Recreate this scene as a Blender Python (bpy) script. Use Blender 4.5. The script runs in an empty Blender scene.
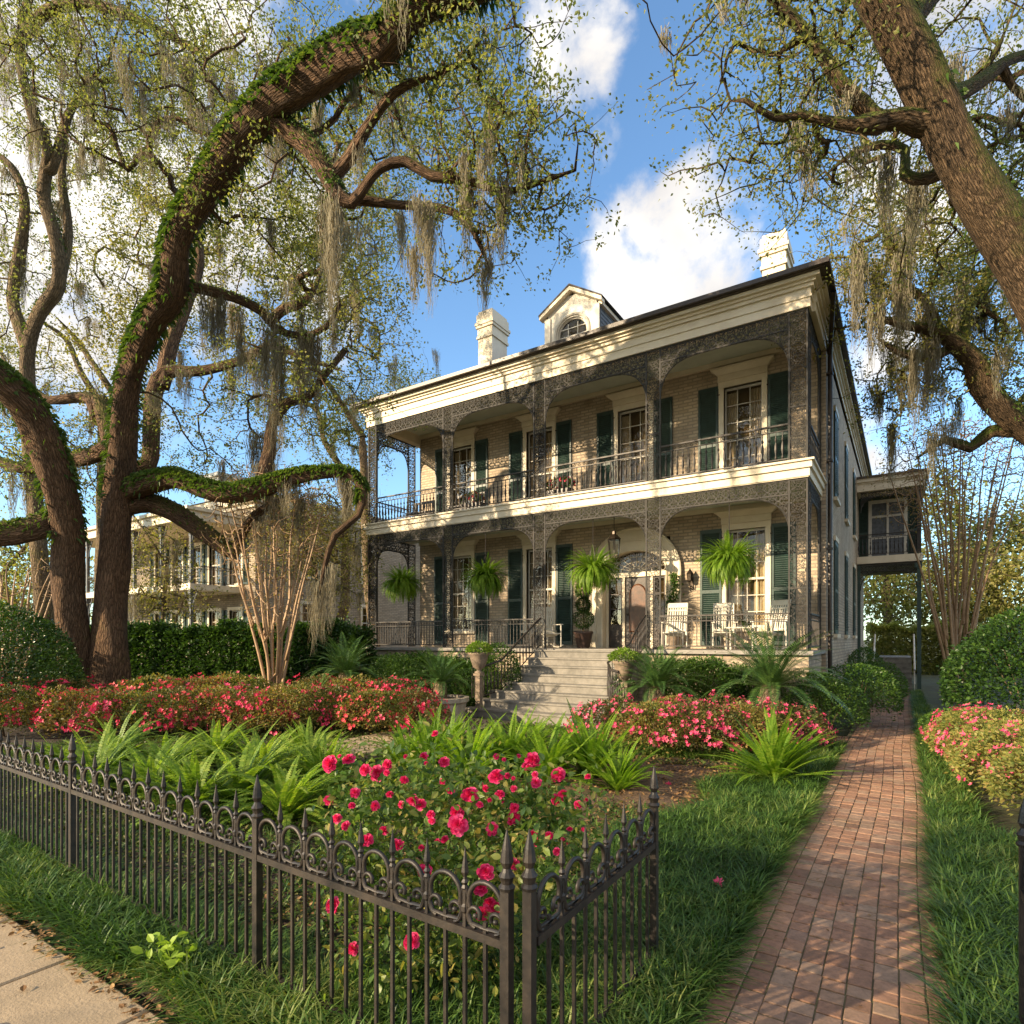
import bpy, math, random
import numpy as np
S = bpy.context.scene
R_ = math.radians
# ------------------------------------------------------------ camera
CAMH = 1.93; YAW = R_(33.2); FPX = 600.0; HOR = 640.0
cam = bpy.data.cameras.new('camera'); camo = bpy.data.objects.new('camera', cam); S.collection.objects.link(camo)
cam.sensor_width = 36; cam.lens = 36*FPX/1024; cam.shift_y = (HOR-512)/1024; cam.clip_end = 3000; cam.clip_start = 0.05
camo.location = (0, 0, CAMH); camo.rotation_euler = (R_(90), 0, YAW)
S.camera = camo
# ------------------------------------------------------------ light
SUN_DIR = np.array([-0.52, -0.855, 0.0]); SUN_DIR /= np.linalg.norm(SUN_DIR)
SUN_EL = R_(20)
S.render.engine = 'CYCLES'
S.view_settings.view_transform = 'Standard'; S.view_settings.look = 'None'
S.view_settings.exposure = 1.36; S.view_settings.gamma = 1.0
sun = bpy.data.lights.new('sun', 'SUN'); sun.energy = 4.3; sun.angle = R_(0.6); sun.color = (1.0, 0.79, 0.52)
suno = bpy.data.objects.new('sun', sun); S.collection.objects.link(suno)
_d = (SUN_DIR[0]*math.cos(SUN_EL), SUN_DIR[1]*math.cos(SUN_EL), math.sin(SUN_EL))
from mathutils import Vector, Matrix, Euler
suno.rotation_euler = Vector(_d).to_track_quat('Z', 'Y').to_euler(); suno.location = (-20, -10, 30)
W = bpy.data.worlds.new('World'); S.world = W; W.use_nodes = True
nt = W.node_tree; nt.nodes.clear(); N = nt.nodes.new; L = nt.links.new
out = N('ShaderNodeOutputWorld'); bg = N('ShaderNodeBackground'); bg.inputs[1].default_value = 0.15
sky = N('ShaderNodeTexSky'); sky.sky_type = 'NISHITA'; sky.sun_disc = False
sky.sun_elevation = SUN_EL; sky.sun_rotation = math.atan2(SUN_DIR[0], SUN_DIR[1]); sky.air_density = 1.0; sky.dust_density = 0.6; sky.ozone_density = 1.5
tc = N('ShaderNodeTexCoord')
n1 = N('ShaderNodeTexNoise'); n1.inputs['Scale'].default_value = 7.0; n1.inputs['Detail'].default_value = 9; n1.inputs['Roughness'].default_value = 0.58; n1.inputs['Distortion'].default_value = 0.15
L(tc.outputs['Generated'], n1.inputs['Vector'])
def dirpx(u, v):
    xc = (u-512)/FPX; zc = (HOR-v)/FPX
    d = np.array([-math.sin(YAW)+xc*math.cos(YAW), math.cos(YAW)+xc*math.sin(YAW), zc]); return d/np.linalg.norm(d)
acc = None
def mth(op, a, b=None, c=None):
    m = N('ShaderNodeMath'); m.operation = op
    for i, x in enumerate((a, b, c)):
        if x is None: continue
        if isinstance(x, (int, float)): m.inputs[i].default_value = x
        else: L(x, m.inputs[i])
    return m.outputs[0]
# cloud banks, each at its own direction in the sky (direction, half angle in degrees, weight)
for (u, v, ang, w) in [(684, 252, 6.4, 1.0), (645, 280, 5, .85), (728, 222, 4, .6), (572, 30, 3.6, .7), (628, 150, 3, .4), (130, 190, 15, 1.0), (300, 60, 10, .5), (20, 80, 8, .3), (870, 420, 6, .8), (1000, 90, 9, .9), (745, 330, 4, .2)]:
    vm = N('ShaderNodeVectorMath'); vm.operation = 'DOT_PRODUCT'; L(tc.outputs['Generated'], vm.inputs[0]); vm.inputs[1].default_value = tuple(dirpx(u, v))
    mr = N('ShaderNodeMapRange'); mr.interpolation_type = 'SMOOTHSTEP'
    mr.inputs[1].default_value = math.cos(R_(ang*1.5)); mr.inputs[2].default_value = math.cos(R_(ang*.2)); mr.inputs[3].default_value = 0; mr.inputs[4].default_value = w
    L(vm.outputs['Value'], mr.inputs[0])
    acc = mr.outputs[0] if acc is None else mth('MAXIMUM', acc, mr.outputs[0])
# added cloud bank, unseen behind and beside the viewpoint, as warm ambient fill
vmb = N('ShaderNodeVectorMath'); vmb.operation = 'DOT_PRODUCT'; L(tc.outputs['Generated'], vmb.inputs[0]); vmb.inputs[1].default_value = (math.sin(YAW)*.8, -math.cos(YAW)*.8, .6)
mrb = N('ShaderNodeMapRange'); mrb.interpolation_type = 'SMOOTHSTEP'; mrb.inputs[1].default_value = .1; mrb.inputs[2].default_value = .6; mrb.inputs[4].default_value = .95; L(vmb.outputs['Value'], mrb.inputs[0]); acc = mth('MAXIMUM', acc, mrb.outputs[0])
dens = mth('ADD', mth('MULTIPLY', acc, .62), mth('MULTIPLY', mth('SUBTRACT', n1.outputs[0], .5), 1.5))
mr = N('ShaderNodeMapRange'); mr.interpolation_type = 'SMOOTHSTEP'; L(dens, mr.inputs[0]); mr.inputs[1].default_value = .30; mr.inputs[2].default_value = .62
sx = N('ShaderNodeSeparateXYZ'); L(tc.outputs['Generated'], sx.inputs[0])
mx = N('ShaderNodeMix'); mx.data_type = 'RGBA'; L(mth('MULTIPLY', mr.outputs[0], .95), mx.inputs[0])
tint = N('ShaderNodeMix'); tint.data_type = 'RGBA'; tint.blend_type = 'MULTIPLY'; tint.inputs[0].default_value = 1
L(sky.outputs[0], tint.inputs[6]); tint.inputs[7].default_value = (0.64, 0.79, 0.88, 1)
L(tint.outputs[2], mx.inputs[6])
n2 = N('ShaderNodeTexNoise'); n2.inputs['Scale'].default_value = 5; n2.inputs['Detail'].default_value = 5; L(tc.outputs['Generated'], n2.inputs['Vector'])
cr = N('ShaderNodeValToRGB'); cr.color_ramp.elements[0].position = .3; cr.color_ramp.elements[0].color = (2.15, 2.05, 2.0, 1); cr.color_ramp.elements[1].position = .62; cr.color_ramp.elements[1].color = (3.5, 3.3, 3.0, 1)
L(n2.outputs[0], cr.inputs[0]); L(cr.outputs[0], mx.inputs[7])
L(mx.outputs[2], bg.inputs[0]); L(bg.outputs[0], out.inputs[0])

# ------------------------------------------------------------ helpers
rng = np.random.default_rng(7); random.seed(7)
FW = np.array([-math.sin(YAW), math.cos(YAW), 0]); RT = np.array([math.cos(YAW), math.sin(YAW), 0])
def PX(u, v, D):                                   # point seen in direction u,v at depth D metres
    p = FW*D + RT*((u-512)/FPX*D); return np.array([p[0], p[1], CAMH-(v-HOR)/FPX*D])
def GX(u, D): p = PX(u, HOR, D); return p[0], p[1]

def tag(o, label=None, cat=None, group=None, kind=None):
    if label: o['label'] = label
    if cat: o['category'] = cat
    if group: o['group'] = group
    if kind: o['kind'] = kind
    return o
def thing(name, label, cat, loc=(0, 0, 0), group=None):
    o = bpy.data.objects.new(name, None); S.collection.objects.link(o); o.location = loc; o.empty_display_size = .2
    return tag(o, label, cat, group)
def dup(o, parent=None):
    c = o.copy(); S.collection.objects.link(c); c.parent = parent
    for ch in list(o.children): dup(ch, c)
    return c
def absloc(o):
    l = np.zeros(3)
    while o is not None: l += np.array(o.location); o = o.parent
    return l

class MB:
    """collects polygons; V list of arrays, F dict k -> list of arrays"""
    def __init__(s): s.V = []; s.n = 0; s.F = []; s.UV = []
    def add(s, V, F, uv=None):
        V = np.asarray(V, float).reshape(-1, 3); s.V.append(V)
        if isinstance(F, np.ndarray): F = [F]
        for f in F: s.F.append(np.asarray(f, np.int64)+s.n)
        s.UV.append(uv if uv is not None else np.full((len(V), 2), np.nan)); s.n += len(V); return s
    def box(s, x0, x1, y0, y1, z0, z1):
        s.add([(x0,y0,z0),(x1,y0,z0),(x1,y1,z0),(x0,y1,z0),(x0,y0,z1),(x1,y0,z1),(x1,y1,z1),(x0,y1,z1)],
              np.array([(0,3,2,1),(4,5,6,7),(0,1,5,4),(1,2,6,5),(2,3,7,6),(3,0,4,7)])); return s
    def obox(s, c, ax, ay, az):                     # oriented box: centre, three half axes
        c = np.asarray(c, float); ax, ay, az = map(lambda a: np.asarray(a, float), (ax, ay, az))
        V = [c+i*ax+j*ay+k*az for k in (-1, 1) for (i, j) in ((-1,-1),(1,-1),(1,1),(-1,1))]
        s.add(V, np.array([(0,3,2,1),(4,5,6,7),(0,1,5,4),(1,2,6,5),(2,3,7,6),(3,0,4,7)])); return s
    def lathe(s, c, prof, n=16, squash=(1, 1)):
        k = len(prof); a = np.linspace(0, 2*math.pi, n+1)
        V = []; U = []
        for j, (r, z) in enumerate(prof):
            for t in a: V.append((c[0]+r*math.cos(t)*squash[0], c[1]+r*math.sin(t)*squash[1], c[2]+z)); U.append((t*max(r, .05), z))
        F = [(j*(n+1)+i, j*(n+1)+i+1, (j+1)*(n+1)+i+1, (j+1)*(n+1)+i) for j in range(k-1) for i in range(n)]
        s.add(V, np.array(F), np.array(U)); return s
    def tube(s, P, r, k=6, caps=False, noise=0):
        P = np.asarray(P, float); n = len(P); r = np.full(n, r) if np.isscalar(r) else np.asarray(r, float)
        T = np.gradient(P, axis=0); T /= (np.linalg.norm(T, axis=1)[:, None]+1e-9)
        up = np.array([0, 0, 1.]) if abs(T[0][2]) < .9 else np.array([1., 0, 0])
        a = np.cross(T[0], up); a /= np.linalg.norm(a); th = np.linspace(0, 2*math.pi, k+1); c, sn = np.cos(th), np.sin(th)
        V = np.empty((n, k+1, 3)); L_ = 0; U = np.empty((n, k+1, 2))
        for i in range(n):
            a = a-T[i]*a.dot(T[i]); a /= (np.linalg.norm(a)+1e-9); b = np.cross(T[i], a)
            rr = r[i]
            if noise:
                q = 1+noise*(np.sin(3*th+P[i][2]*1.7+P[i][0]*.9)+.6*np.sin(5*th-P[i][2]*2.3+1)+.5*np.sin(2*th+i*.8))
                q[-1] = q[0]
                V[i] = P[i]+(np.outer(c*q, a)+np.outer(sn*q, b))*rr
            else: V[i] = P[i]+(np.outer(c, a)+np.outer(sn, b))*rr
            if i: L_ += np.linalg.norm(P[i]-P[i-1])
            U[i, :, 0] = th*max(r[0], .02); U[i, :, 1] = L_
        i = np.arange(n-1)[:, None]*(k+1); j = np.arange(k)[None, :]
        F = np.stack([i+j, i+j+1, i+j+k+2, i+j+k+1], -1).reshape(-1, 4)
        Fs = [F]
        if caps: Fs += [np.array([list(range(k))[::-1]]), np.array([[(n-1)*(k+1)+q for q in range(k)]])]
        s.add(V.reshape(-1, 3), Fs, U.reshape(-1, 2)); return s
    def xf(s, fn):                                  # transform all vertices
        s.V = [fn(v) for v in s.V]; return s

def mk(name, mb, mat, parent=None, world=True, loc=None, smooth=False):
    V = np.concatenate(mb.V) if mb.V else np.zeros((0, 3))
    if parent is not None and world: V = V-absloc(parent)
    if loc is not None: V = V-np.asarray(loc, float)
    fv = np.concatenate([f.reshape(-1) for f in mb.F]); ft = np.concatenate([np.full(len(f), f.shape[1]) for f in mb.F])
    me = bpy.data.meshes.new(name); me.vertices.add(len(V)); me.vertices.foreach_set('co', V.astype(np.float32).ravel())
    me.loops.add(len(fv)); me.loops.foreach_set('vertex_index', fv.astype(np.int32))
    me.polygons.add(len(ft)); st = np.concatenate([[0], np.cumsum(ft)[:-1]]); me.polygons.foreach_set('loop_start', st.astype(np.int32))
    UV = np.concatenate(mb.UV); lu = UV[fv]
    bad = np.isnan(lu[:, 0])
    if bad.any():
        a, b, c = V[fv[st]], V[fv[st+1]], V[fv[st+2]]; nn = np.abs(np.cross(b-a, c-b))
        k = np.repeat(np.argmax(nn, axis=1), ft); P = V[fv]
        if parent is not None and world: P = P+absloc(parent)
        bu = np.where((k == 0)[:, None], P[:, [1, 2]], np.where((k == 1)[:, None], P[:, [0, 2]], P[:, [0, 1]]))
        lu = np.where(bad[:, None], bu, lu)
    uvl = me.uv_layers.new(name='UVMap'); uvl.data.foreach_set('uv', lu.astype(np.float32).ravel())
    me.polygons.foreach_set('use_smooth', np.full(len(ft), bool(smooth)))
    me.update(calc_edges=True)
    if mat: me.materials.append(mat)
    o = bpy.data.objects.new(name, me); S.collection.objects.link(o); o.parent = parent
    if loc is not None: o.location = loc
    return o

def rotm(az, el=None, roll=None):
    """stack of matrices: rotate about x by el after roll about y, then about z by az (arrays)"""
    n = len(az); ca, sa = np.cos(az), np.sin(az); M = np.zeros((n, 3, 3)); M[:, 0, 0] = ca; M[:, 0, 1] = -sa; M[:, 1, 0] = sa; M[:, 1, 1] = ca; M[:, 2, 2] = 1
    if el is not None:
        c, s_ = np.cos(el), np.sin(el); X = np.zeros((n, 3, 3)); X[:, 0, 0] = 1; X[:, 1, 1] = c; X[:, 1, 2] = -s_; X[:, 2, 1] = s_; X[:, 2, 2] = c; M = M@X
    if roll is not None:
        c, s_ = np.cos(roll), np.sin(roll); Y = np.zeros((n, 3, 3)); Y[:, 1, 1] = 1; Y[:, 0, 0] = c; Y[:, 0, 2] = s_; Y[:, 2, 0] = -s_; Y[:, 2, 2] = c; M = M@Y
    return M
def scatter(mb, TV, TF, M, P, sc=None):
    """instances of template TV/TF with matrices M, positions P, scales sc merged into mb"""
    TV = np.asarray(TV, float); n = len(P)
    if sc is None: sc = np.ones(n)
    V = np.einsum('nij,vj->nvi', M, TV)*np.asarray(sc).reshape(n, 1, 1)+np.asarray(P)[:, None, :]
    Fs = []
    for f in (TF if isinstance(TF, list) else [TF]):
        f = np.asarray(f); Fs.append((f[None]+(np.arange(n)*len(TV))[:, None, None]).reshape(-1, f.shape[1]))
    mb.add(V.reshape(-1, 3), Fs); return mb
# leaf template: pointing +y, folded along the midrib
LEAF = (np.array([(0,0,0),(.3,.45,.07),(0,1,0),(-.3,.45,.07)]), np.array([(0,1,2),(0,2,3)]))
LEAF6 = (np.array([(0,0,0),(.24,.28,.06),(.25,.62,.05),(0,1,-.06),(-.25,.62,.05),(-.24,.28,.06),(0,.5,0)]), np.array([(0,1,6),(1,2,6),(2,3,6),(3,4,6),(4,5,6),(5,0,6)]))

# ------------------------------------------------------------ materials
def newmat(name):
    m = bpy.data.materials.new(name); m.use_nodes = True; nt = m.node_tree; b = nt.nodes['Principled BSDF']
    return m, nt, b
def nd(nt, t, **kw):
    n = nt.nodes.new(t)
    for k, v in kw.items():
        if k.startswith('i_'):
            key = k[2:]; key = int(key) if key.isdigit() else key.replace('_', ' ')
            n.inputs[key].default_value = v
        else: setattr(n, k, v)
    return n
def ramp(nt, fac, stops):
    r = nt.nodes.new('ShaderNodeValToRGB'); e = r.color_ramp.elements
    while len(e) > len(stops): e.remove(e[-1])
    while len(e) < len(stops): e.new(.5)
    for q, (p, c) in zip(e, stops): q.position = p; q.color = (*c, 1)
    nt.links.new(fac, r.inputs[0]); return r.outputs[0]
def mixc(nt, f, a, b, bt='MIX'):
    m = nt.nodes.new('ShaderNodeMix'); m.data_type = 'RGBA'; m.blend_type = bt
    for i, x in ((0, f), (6, a), (7, b)):
        if isinstance(x, (int, float)): m.inputs[i].default_value = x
        elif isinstance(x, tuple): m.inputs[i].default_value = (*x, 1)
        else: nt.links.new(x, m.inputs[i])
    return m.outputs[2]
def bump(nt, b, h, dist=.01, st=1.0):
    n = nd(nt, 'ShaderNodeBump'); n.inputs['Strength'].default_value = st; n.inputs['Distance'].default_value = dist
    nt.links.new(h, n.inputs['Height']); nt.links.new(n.outputs[0], b.inputs['Normal'])
def paint(name, c, c2=None, rough=.6, scale=3.0, metal=0, bmp=0.002, contrast=(.35, .65), fine=40):
    m, nt, b = newmat(name); g = nd(nt, 'ShaderNodeNewGeometry')
    n = nd(nt, 'ShaderNodeTexNoise', i_Scale=scale, i_Detail=8.0, i_Roughness=.65); nt.links.new(g.outputs['Position'], n.inputs['Vector'])
    c2 = c2 or tuple(x*.72 for x in c)
    nt.links.new(ramp(nt, n.outputs[0], [(contrast[0], c2), (contrast[1], c)]), b.inputs['Base Color'])
    b.inputs['Roughness'].default_value = rough; b.inputs['Metallic'].default_value = metal
    if bmp:
        n2 = nd(nt, 'ShaderNodeTexNoise', i_Scale=float(fine), i_Detail=4.0); nt.links.new(g.outputs['Position'], n2.inputs['Vector']); bump(nt, b, n2.outputs[0], bmp)
    return m
def leafmat(name, cols, rough=.5, trans=.35, tcol=None, patch=1.2):
    """random colour per leaf, with slow colour drift across the plant; thin translucent leaf"""
    m, nt, b = newmat(name); g = nd(nt, 'ShaderNodeNewGeometry')
    n = nd(nt, 'ShaderNodeTexNoise', i_Scale=patch, i_Detail=2.0); nt.links.new(g.outputs['Position'], n.inputs['Vector'])
    a = nd(nt, 'ShaderNodeMath', operation='MULTIPLY_ADD'); nt.links.new(g.outputs['Random Per Island'], a.inputs[0]); a.inputs[1].default_value = .7
    s2 = nd(nt, 'ShaderNodeMath', operation='MULTIPLY_ADD'); nt.links.new(n.outputs[0], s2.inputs[0]); s2.inputs[1].default_value = 1.2; s2.inputs[2].default_value = -.45
    nt.links.new(s2.outputs[0], a.inputs[2])
    k = len(cols); col = ramp(nt, a.outputs[0], [(i/(k-1)*.9+.05, c) for i, c in enumerate(cols)])
    nt.links.new(col, b.inputs['Base Color']); b.inputs['Roughness'].default_value = rough
    b.inputs['Specular IOR Level'].default_value = .35
    t = nd(nt, 'ShaderNodeBsdfTranslucent')
    tc_ = mixc(nt, 1.0, col, tcol or (1.3, 1.35, .55), 'MULTIPLY'); nt.links.new(tc_, t.inputs[0])
    ms = nd(nt, 'ShaderNodeMixShader'); ms.inputs[0].default_value = trans
    nt.links.new(b.outputs[0], ms.inputs[1]); nt.links.new(t.outputs[0], ms.inputs[2]); nt.links.new(ms.outputs[0], nt.nodes['Material Output'].inputs[0])
    return m
def brick(name, c1, c2, mortar, bw=.2, bh=.067, rough=.85, ms=.012):
    m, nt, b = newmat(name); t = nd(nt, 'ShaderNodeTexBrick'); uv = nd(nt, 'ShaderNodeUVMap'); nt.links.new(uv.outputs[0], t.inputs[0])
    t.inputs['Scale'].default_value = 1; t.inputs['Brick Width'].default_value = bw; t.inputs['Row Height'].default_value = bh; t.inputs['Mortar Size'].default_value = ms
    t.inputs['Color1'].default_value = (*c1, 1); t.inputs['Color2'].default_value = (*c2, 1); t.inputs['Mortar'].default_value = (*mortar, 1)
    g = nd(nt, 'ShaderNodeNewGeometry'); n = nd(nt, 'ShaderNodeTexNoise', i_Scale=.9, i_Detail=9.0, i_Roughness=.7); nt.links.new(g.outputs['Position'], n.inputs['Vector'])
    w = ramp(nt, n.outputs[0], [(.3, (.62, .6, .57)), (.55, (1, 1, 1)), (.75, (1.12, 1.08, 1.0))])
    nt.links.new(mixc(nt, 1.0, t.outputs['Color'], w, 'MULTIPLY'), b.inputs['Base Color']); b.inputs['Roughness'].default_value = rough
    inv = nd(nt, 'ShaderNodeMath', operation='SUBTRACT'); inv.inputs[0].default_value = 1; nt.links.new(t.outputs['Fac'], inv.inputs[1])
    bump(nt, b, inv.outputs[0], .008, .9); return m
def bark(name, dark, light, moss=(.075, .085, .018), mossamt=.5, fs=(14, 3.2), dist=.05):
    m, nt, b = newmat(name); uv = nd(nt, 'ShaderNodeUVMap'); g = nd(nt, 'ShaderNodeNewGeometry')
    mp = nd(nt, 'ShaderNodeMapping'); mp.inputs['Scale'].default_value = (fs[0], fs[1], 1); nt.links.new(uv.outputs[0], mp.inputs[0])
    nz = nd(nt, 'ShaderNodeTexNoise', i_Scale=1.4, i_Detail=4.0); nt.links.new(mp.outputs[0], nz.inputs['Vector'])
    ad = nd(nt, 'ShaderNodeVectorMath', operation='ADD'); nt.links.new(mp.outputs[0], ad.inputs[0]); 
    sc = nd(nt, 'ShaderNodeVectorMath', operation='SCALE'); nt.links.new(nz.outputs['Color'], sc.inputs[0]); sc.inputs['Scale'].default_value = 1.1; nt.links.new(sc.outputs[0], ad.inputs[1])
    v = nd(nt, 'ShaderNodeTexVoronoi', feature='DISTANCE_TO_EDGE'); v.inputs['Scale'].default_value = 1; nt.links.new(ad.outputs[0], v.inputs['Vector'])
    f = nd(nt, 'ShaderNodeTexNoise', i_Scale=30.0, i_Detail=6.0); nt.links.new(g.outputs['Position'], f.inputs['Vector'])
    ns = nd(nt, 'ShaderNodeTexNoise', i_Scale=1.7, i_Detail=7.0, i_Roughness=.7); nt.links.new(ad.outputs[0], ns.inputs['Vector'])
    col = ramp(nt, ns.outputs[0], [(.32, dark), (.52, tuple((x+y)/2 for x, y in zip(dark, light))), (.72, light)])
    col = mixc(nt, 1.0, col, ramp(nt, v.outputs['Distance'], [(.0, (.38,)*3), (.10, (.85,)*3), (.2, (1,)*3)]), 'MULTIPLY')
    n3 = nd(nt, 'ShaderNodeTexNoise', i_Scale=1.6, i_Detail=6.0, i_Roughness=.7); nt.links.new(g.outputs['Position'], n3.inputs['Vector'])
    col = mixc(nt, 1.0, col, ramp(nt, n3.outputs[0], [(.3, (.65, .65, .65)), (.7, (1.25, 1.2, 1.1))]), 'MULTIPLY')
    # moss grows on the upward side and in patches
    sx = nd(nt, 'ShaderNodeSeparateXYZ'); nt.links.new(g.outputs['Normal'], sx.inputs[0])
    a = nd(nt, 'ShaderNodeMath', operation='MULTIPLY_ADD'); nt.links.new(sx.outputs[2], a.inputs[0]); a.inputs[1].default_value = .45; 
    nt.links.new(n3.outputs[0], a.inputs[2])
    mr = nd(nt, 'ShaderNodeMapRange'); nt.links.new(a.outputs[0], mr.inputs[0]); mr.inputs[1].default_value = 1.0-mossamt; mr.inputs[2].default_value = 1.22-mossamt
    mf = nd(nt, 'ShaderNodeMath', operation='MULTIPLY'); nt.links.new(mr.outputs[0], mf.inputs[0]); nt.links.new(ramp(nt, f.outputs[0], [(.35, (.3,)*3), (.6, (1,)*3)]), mf.inputs[1])
    nt.links.new(mixc(nt, mf.outputs[0], col, moss), b.inputs['Base Color']); b.inputs['Roughness'].default_value = .92; b.inputs['Specular IOR Level'].default_value = .2
    h = nd(nt, 'ShaderNodeMath', operation='MULTIPLY_ADD'); nt.links.new(ns.outputs[0], h.inputs[0]); h.inputs[1].default_value = .9
    mr2 = nd(nt, 'ShaderNodeMapRange'); nt.links.new(v.outputs['Distance'], mr2.inputs[0]); mr2.inputs[2].default_value = .3; nt.links.new(mr2.outputs[0], h.inputs[2])
    bump(nt, b, h.outputs[0], dist, 1.0); return m
M = {}
M['brick'] = brick('aged_tan_brick', (.54, .43, .31), (.39, .30, .21), (.30, .25, .19), bw=.27, bh=.092, ms=.016)
M['brick_grey'] = brick('pale_worn_brick', (.46, .38, .28), (.32, .26, .19), (.24, .20, .15), bw=.3, bh=.1, ms=.018)
M['cream'] = paint('cream_paint', (.74, .65, .50), (.60, .51, .37), .55, 1.2, bmp=.0015)
M['ceiling'] = paint('pale_green_ceiling', (.58, .62, .53), (.5, .54, .46), .6)
M['iron'] = paint('old_iron', (.046, .035, .027), (.016, .014, .013), .5, 14, .15, .0015)
M['lace'] = paint('weathered_cast_iron', (.040, .035, .029), (.014, .013, .012), .7, 6, 0, 0)
M['shutter'] = paint('dark_green_shutter_paint', (.028, .060, .048), (.016, .034, .029), .45, 5, 0, .001)
M['white'] = paint('white_paint', (.62, .58, .50), (.48, .44, .36), .5, 4)
M['roof'] = paint('brown_slate_roof', (.085, .065, .05), (.04, .03, .025), .75, 5)
M['stone'] = paint('weathered_stone', (.42, .37, .29), (.22, .19, .15), .85, 6, bmp=.006, fine=18)
M['step'] = paint('worn_stone_steps', (.235, .215, .185), (.14, .13, .11), .8, 4, bmp=.004)
M['floor'] = paint('porch_boards', (.26, .24, .21), (.18, .16, .14), .6, 5)
M['wood'] = paint('varnished_door_wood', (.13, .048, .018), (.05, .02, .01), .35, 7)
M['darkwood'] = paint('dark_wood', (.045, .028, .018), (.02, .013, .01), .4, 7)
M['curtain'] = paint('ivory_curtain', (.66, .56, .40), (.50, .41, .28), .9, 9)
M['room'] = paint('dark_room_panel', (.17, .12, .06), (.09, .06, .03), .9, 3)  # backing panels; the dimness of the interior is put into this colour
M['bronze'] = paint('dark_bronze', (.06, .045, .032), (.03, .022, .016), .4, 9, .7)
M['concrete'] = paint('sidewalk_concrete', (.37, .28, .18), (.25, .19, .12), .88, 2.2, bmp=.004, fine=60)
M['soil'] = paint('dark_soil', (.055, .038, .024), (.025, .017, .011), .95, 8, bmp=.03, fine=16)
M['mulch'] = paint('brown_mulch', (.15, .085, .045), (.05, .028, .016), .95, 16, bmp=.03, fine=30)
M['slate'] = paint('grey_slate_shingle', (.13, .14, .155), (.07, .075, .085), .7, 8)
M['pot'] = paint('dark_glazed_pot', (.09, .055, .045), (.04, .025, .02), .4, 8)
M['terra'] = paint('weathered_terracotta', (.27, .20, .14), (.13, .10, .075), .8, 10, bmp=.004)
def glassmat():
    m, nt, b = newmat('window_glass'); nt.nodes.remove(b)
    t = nd(nt, 'ShaderNodeBsdfTransparent'); t.inputs[0].default_value = (.78, .76, .70, 1); g = nd(nt, 'ShaderNodeBsdfGlossy'); g.inputs['Roughness'].default_value = .02
    g.inputs[0].default_value = (.9, .9, .9, 1)
    fr = nd(nt, 'ShaderNodeFresnel'); fr.inputs[0].default_value = 1.45
    ge = nd(nt, 'ShaderNodeNewGeometry'); no = nd(nt, 'ShaderNodeTexNoise', i_Scale=1.8, i_Detail=1.0); nt.links.new(ge.outputs['Position'], no.inputs['Vector'])
    bu = nd(nt, 'ShaderNodeBump'); bu.inputs['Distance'].default_value = .02; bu.inputs['Strength'].default_value = .5; nt.links.new(no.outputs[0], bu.inputs['Height']); nt.links.new(bu.outputs[0], g.inputs['Normal'])
    a = nd(nt, 'ShaderNodeMath', operation='ADD'); a.inputs[1].default_value = .03; nt.links.new(fr.outputs[0], a.inputs[0])
    ms = nd(nt, 'ShaderNodeMixShader'); nt.links.new(a.outputs[0], ms.inputs[0]); nt.links.new(t.outputs[0], ms.inputs[1]); nt.links.new(g.outputs[0], ms.inputs[2])
    nt.links.new(ms.outputs[0], nt.nodes['Material Output'].inputs[0]); return m
M['glass'] = glassmat()
M['bark'] = bark('live_oak_bark', (.115, .072, .048), (.27, .17, .108), mossamt=.42, fs=(13, 3.4), dist=.045)
M['bark_moss'] = bark('mossy_oak_bark', (.10, .07, .045), (.29, .195, .12), moss=(.085, .12, .02), mossamt=.66, fs=(16, 5), dist=.04)
M['bark_far'] = bark('grey_oak_bark', (.14, .105, .07), (.33, .25, .165), mossamt=.45, fs=(12, 4), dist=.03)
M['myrtle'] = paint('smooth_tan_myrtle_bark', (.40, .26, .145), (.25, .155, .085), .6, 5, bmp=.003)
M['oakleaf'] = leafmat('live_oak_leaves', [(.09, .11, .04), (.15, .18, .06), (.22, .23, .085), (.30, .27, .11)], trans=.5)
M['oakleaf_gold'] = leafmat('golden_oak_leaves', [(.10, .11, .03), (.18, .18, .05), (.28, .25, .075), (.36, .30, .10)], trans=.5)
M['myrtleleaf'] = leafmat('tan_seed_and_leaf', [(.14, .10, .04), (.24, .17, .07), (.32, .23, .10)], trans=.4)
M['resfern'] = leafmat('resurrection_fern', [(.04, .085, .016), (.08, .14, .024), (.15, .20, .04)], trans=.35)
M['spanish'] = leafmat('spanish_moss', [(.17, .155, .11), (.26, .235, .165), (.35, .315, .225)], rough=.9, trans=.35, tcol=(1.1, 1.0, .8))
M['fern'] = leafmat('sword_fern', [(.08, .15, .018), (.17, .28, .032), (.30, .38, .06)], trans=.45)
M['fern_bright'] = leafmat('bright_fern', [(.09, .19, .015), (.16, .28, .025), (.25, .36, .04)], trans=.5)
M['sago'] = leafmat('sago_leaflet', [(.02, .055, .015), (.045, .10, .024), (.10, .18, .04)], rough=.35, trans=.12)
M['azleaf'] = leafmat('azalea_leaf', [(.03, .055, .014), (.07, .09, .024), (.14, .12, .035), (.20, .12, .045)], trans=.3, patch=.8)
M['azleaf_gold'] = leafmat('golden_azalea_leaf', [(.06, .09, .02), (.13, .15, .035), (.24, .21, .05), (.30, .17, .07)], trans=.35, patch=.8)  # golden green leaves, their own colour
M['azleaf_lime'] = leafmat('yellow_green_azalea_leaf', [(.08, .12, .025), (.17, .20, .045), (.30, .28, .07), (.34, .22, .09)], trans=.35, patch=.8)
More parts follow.
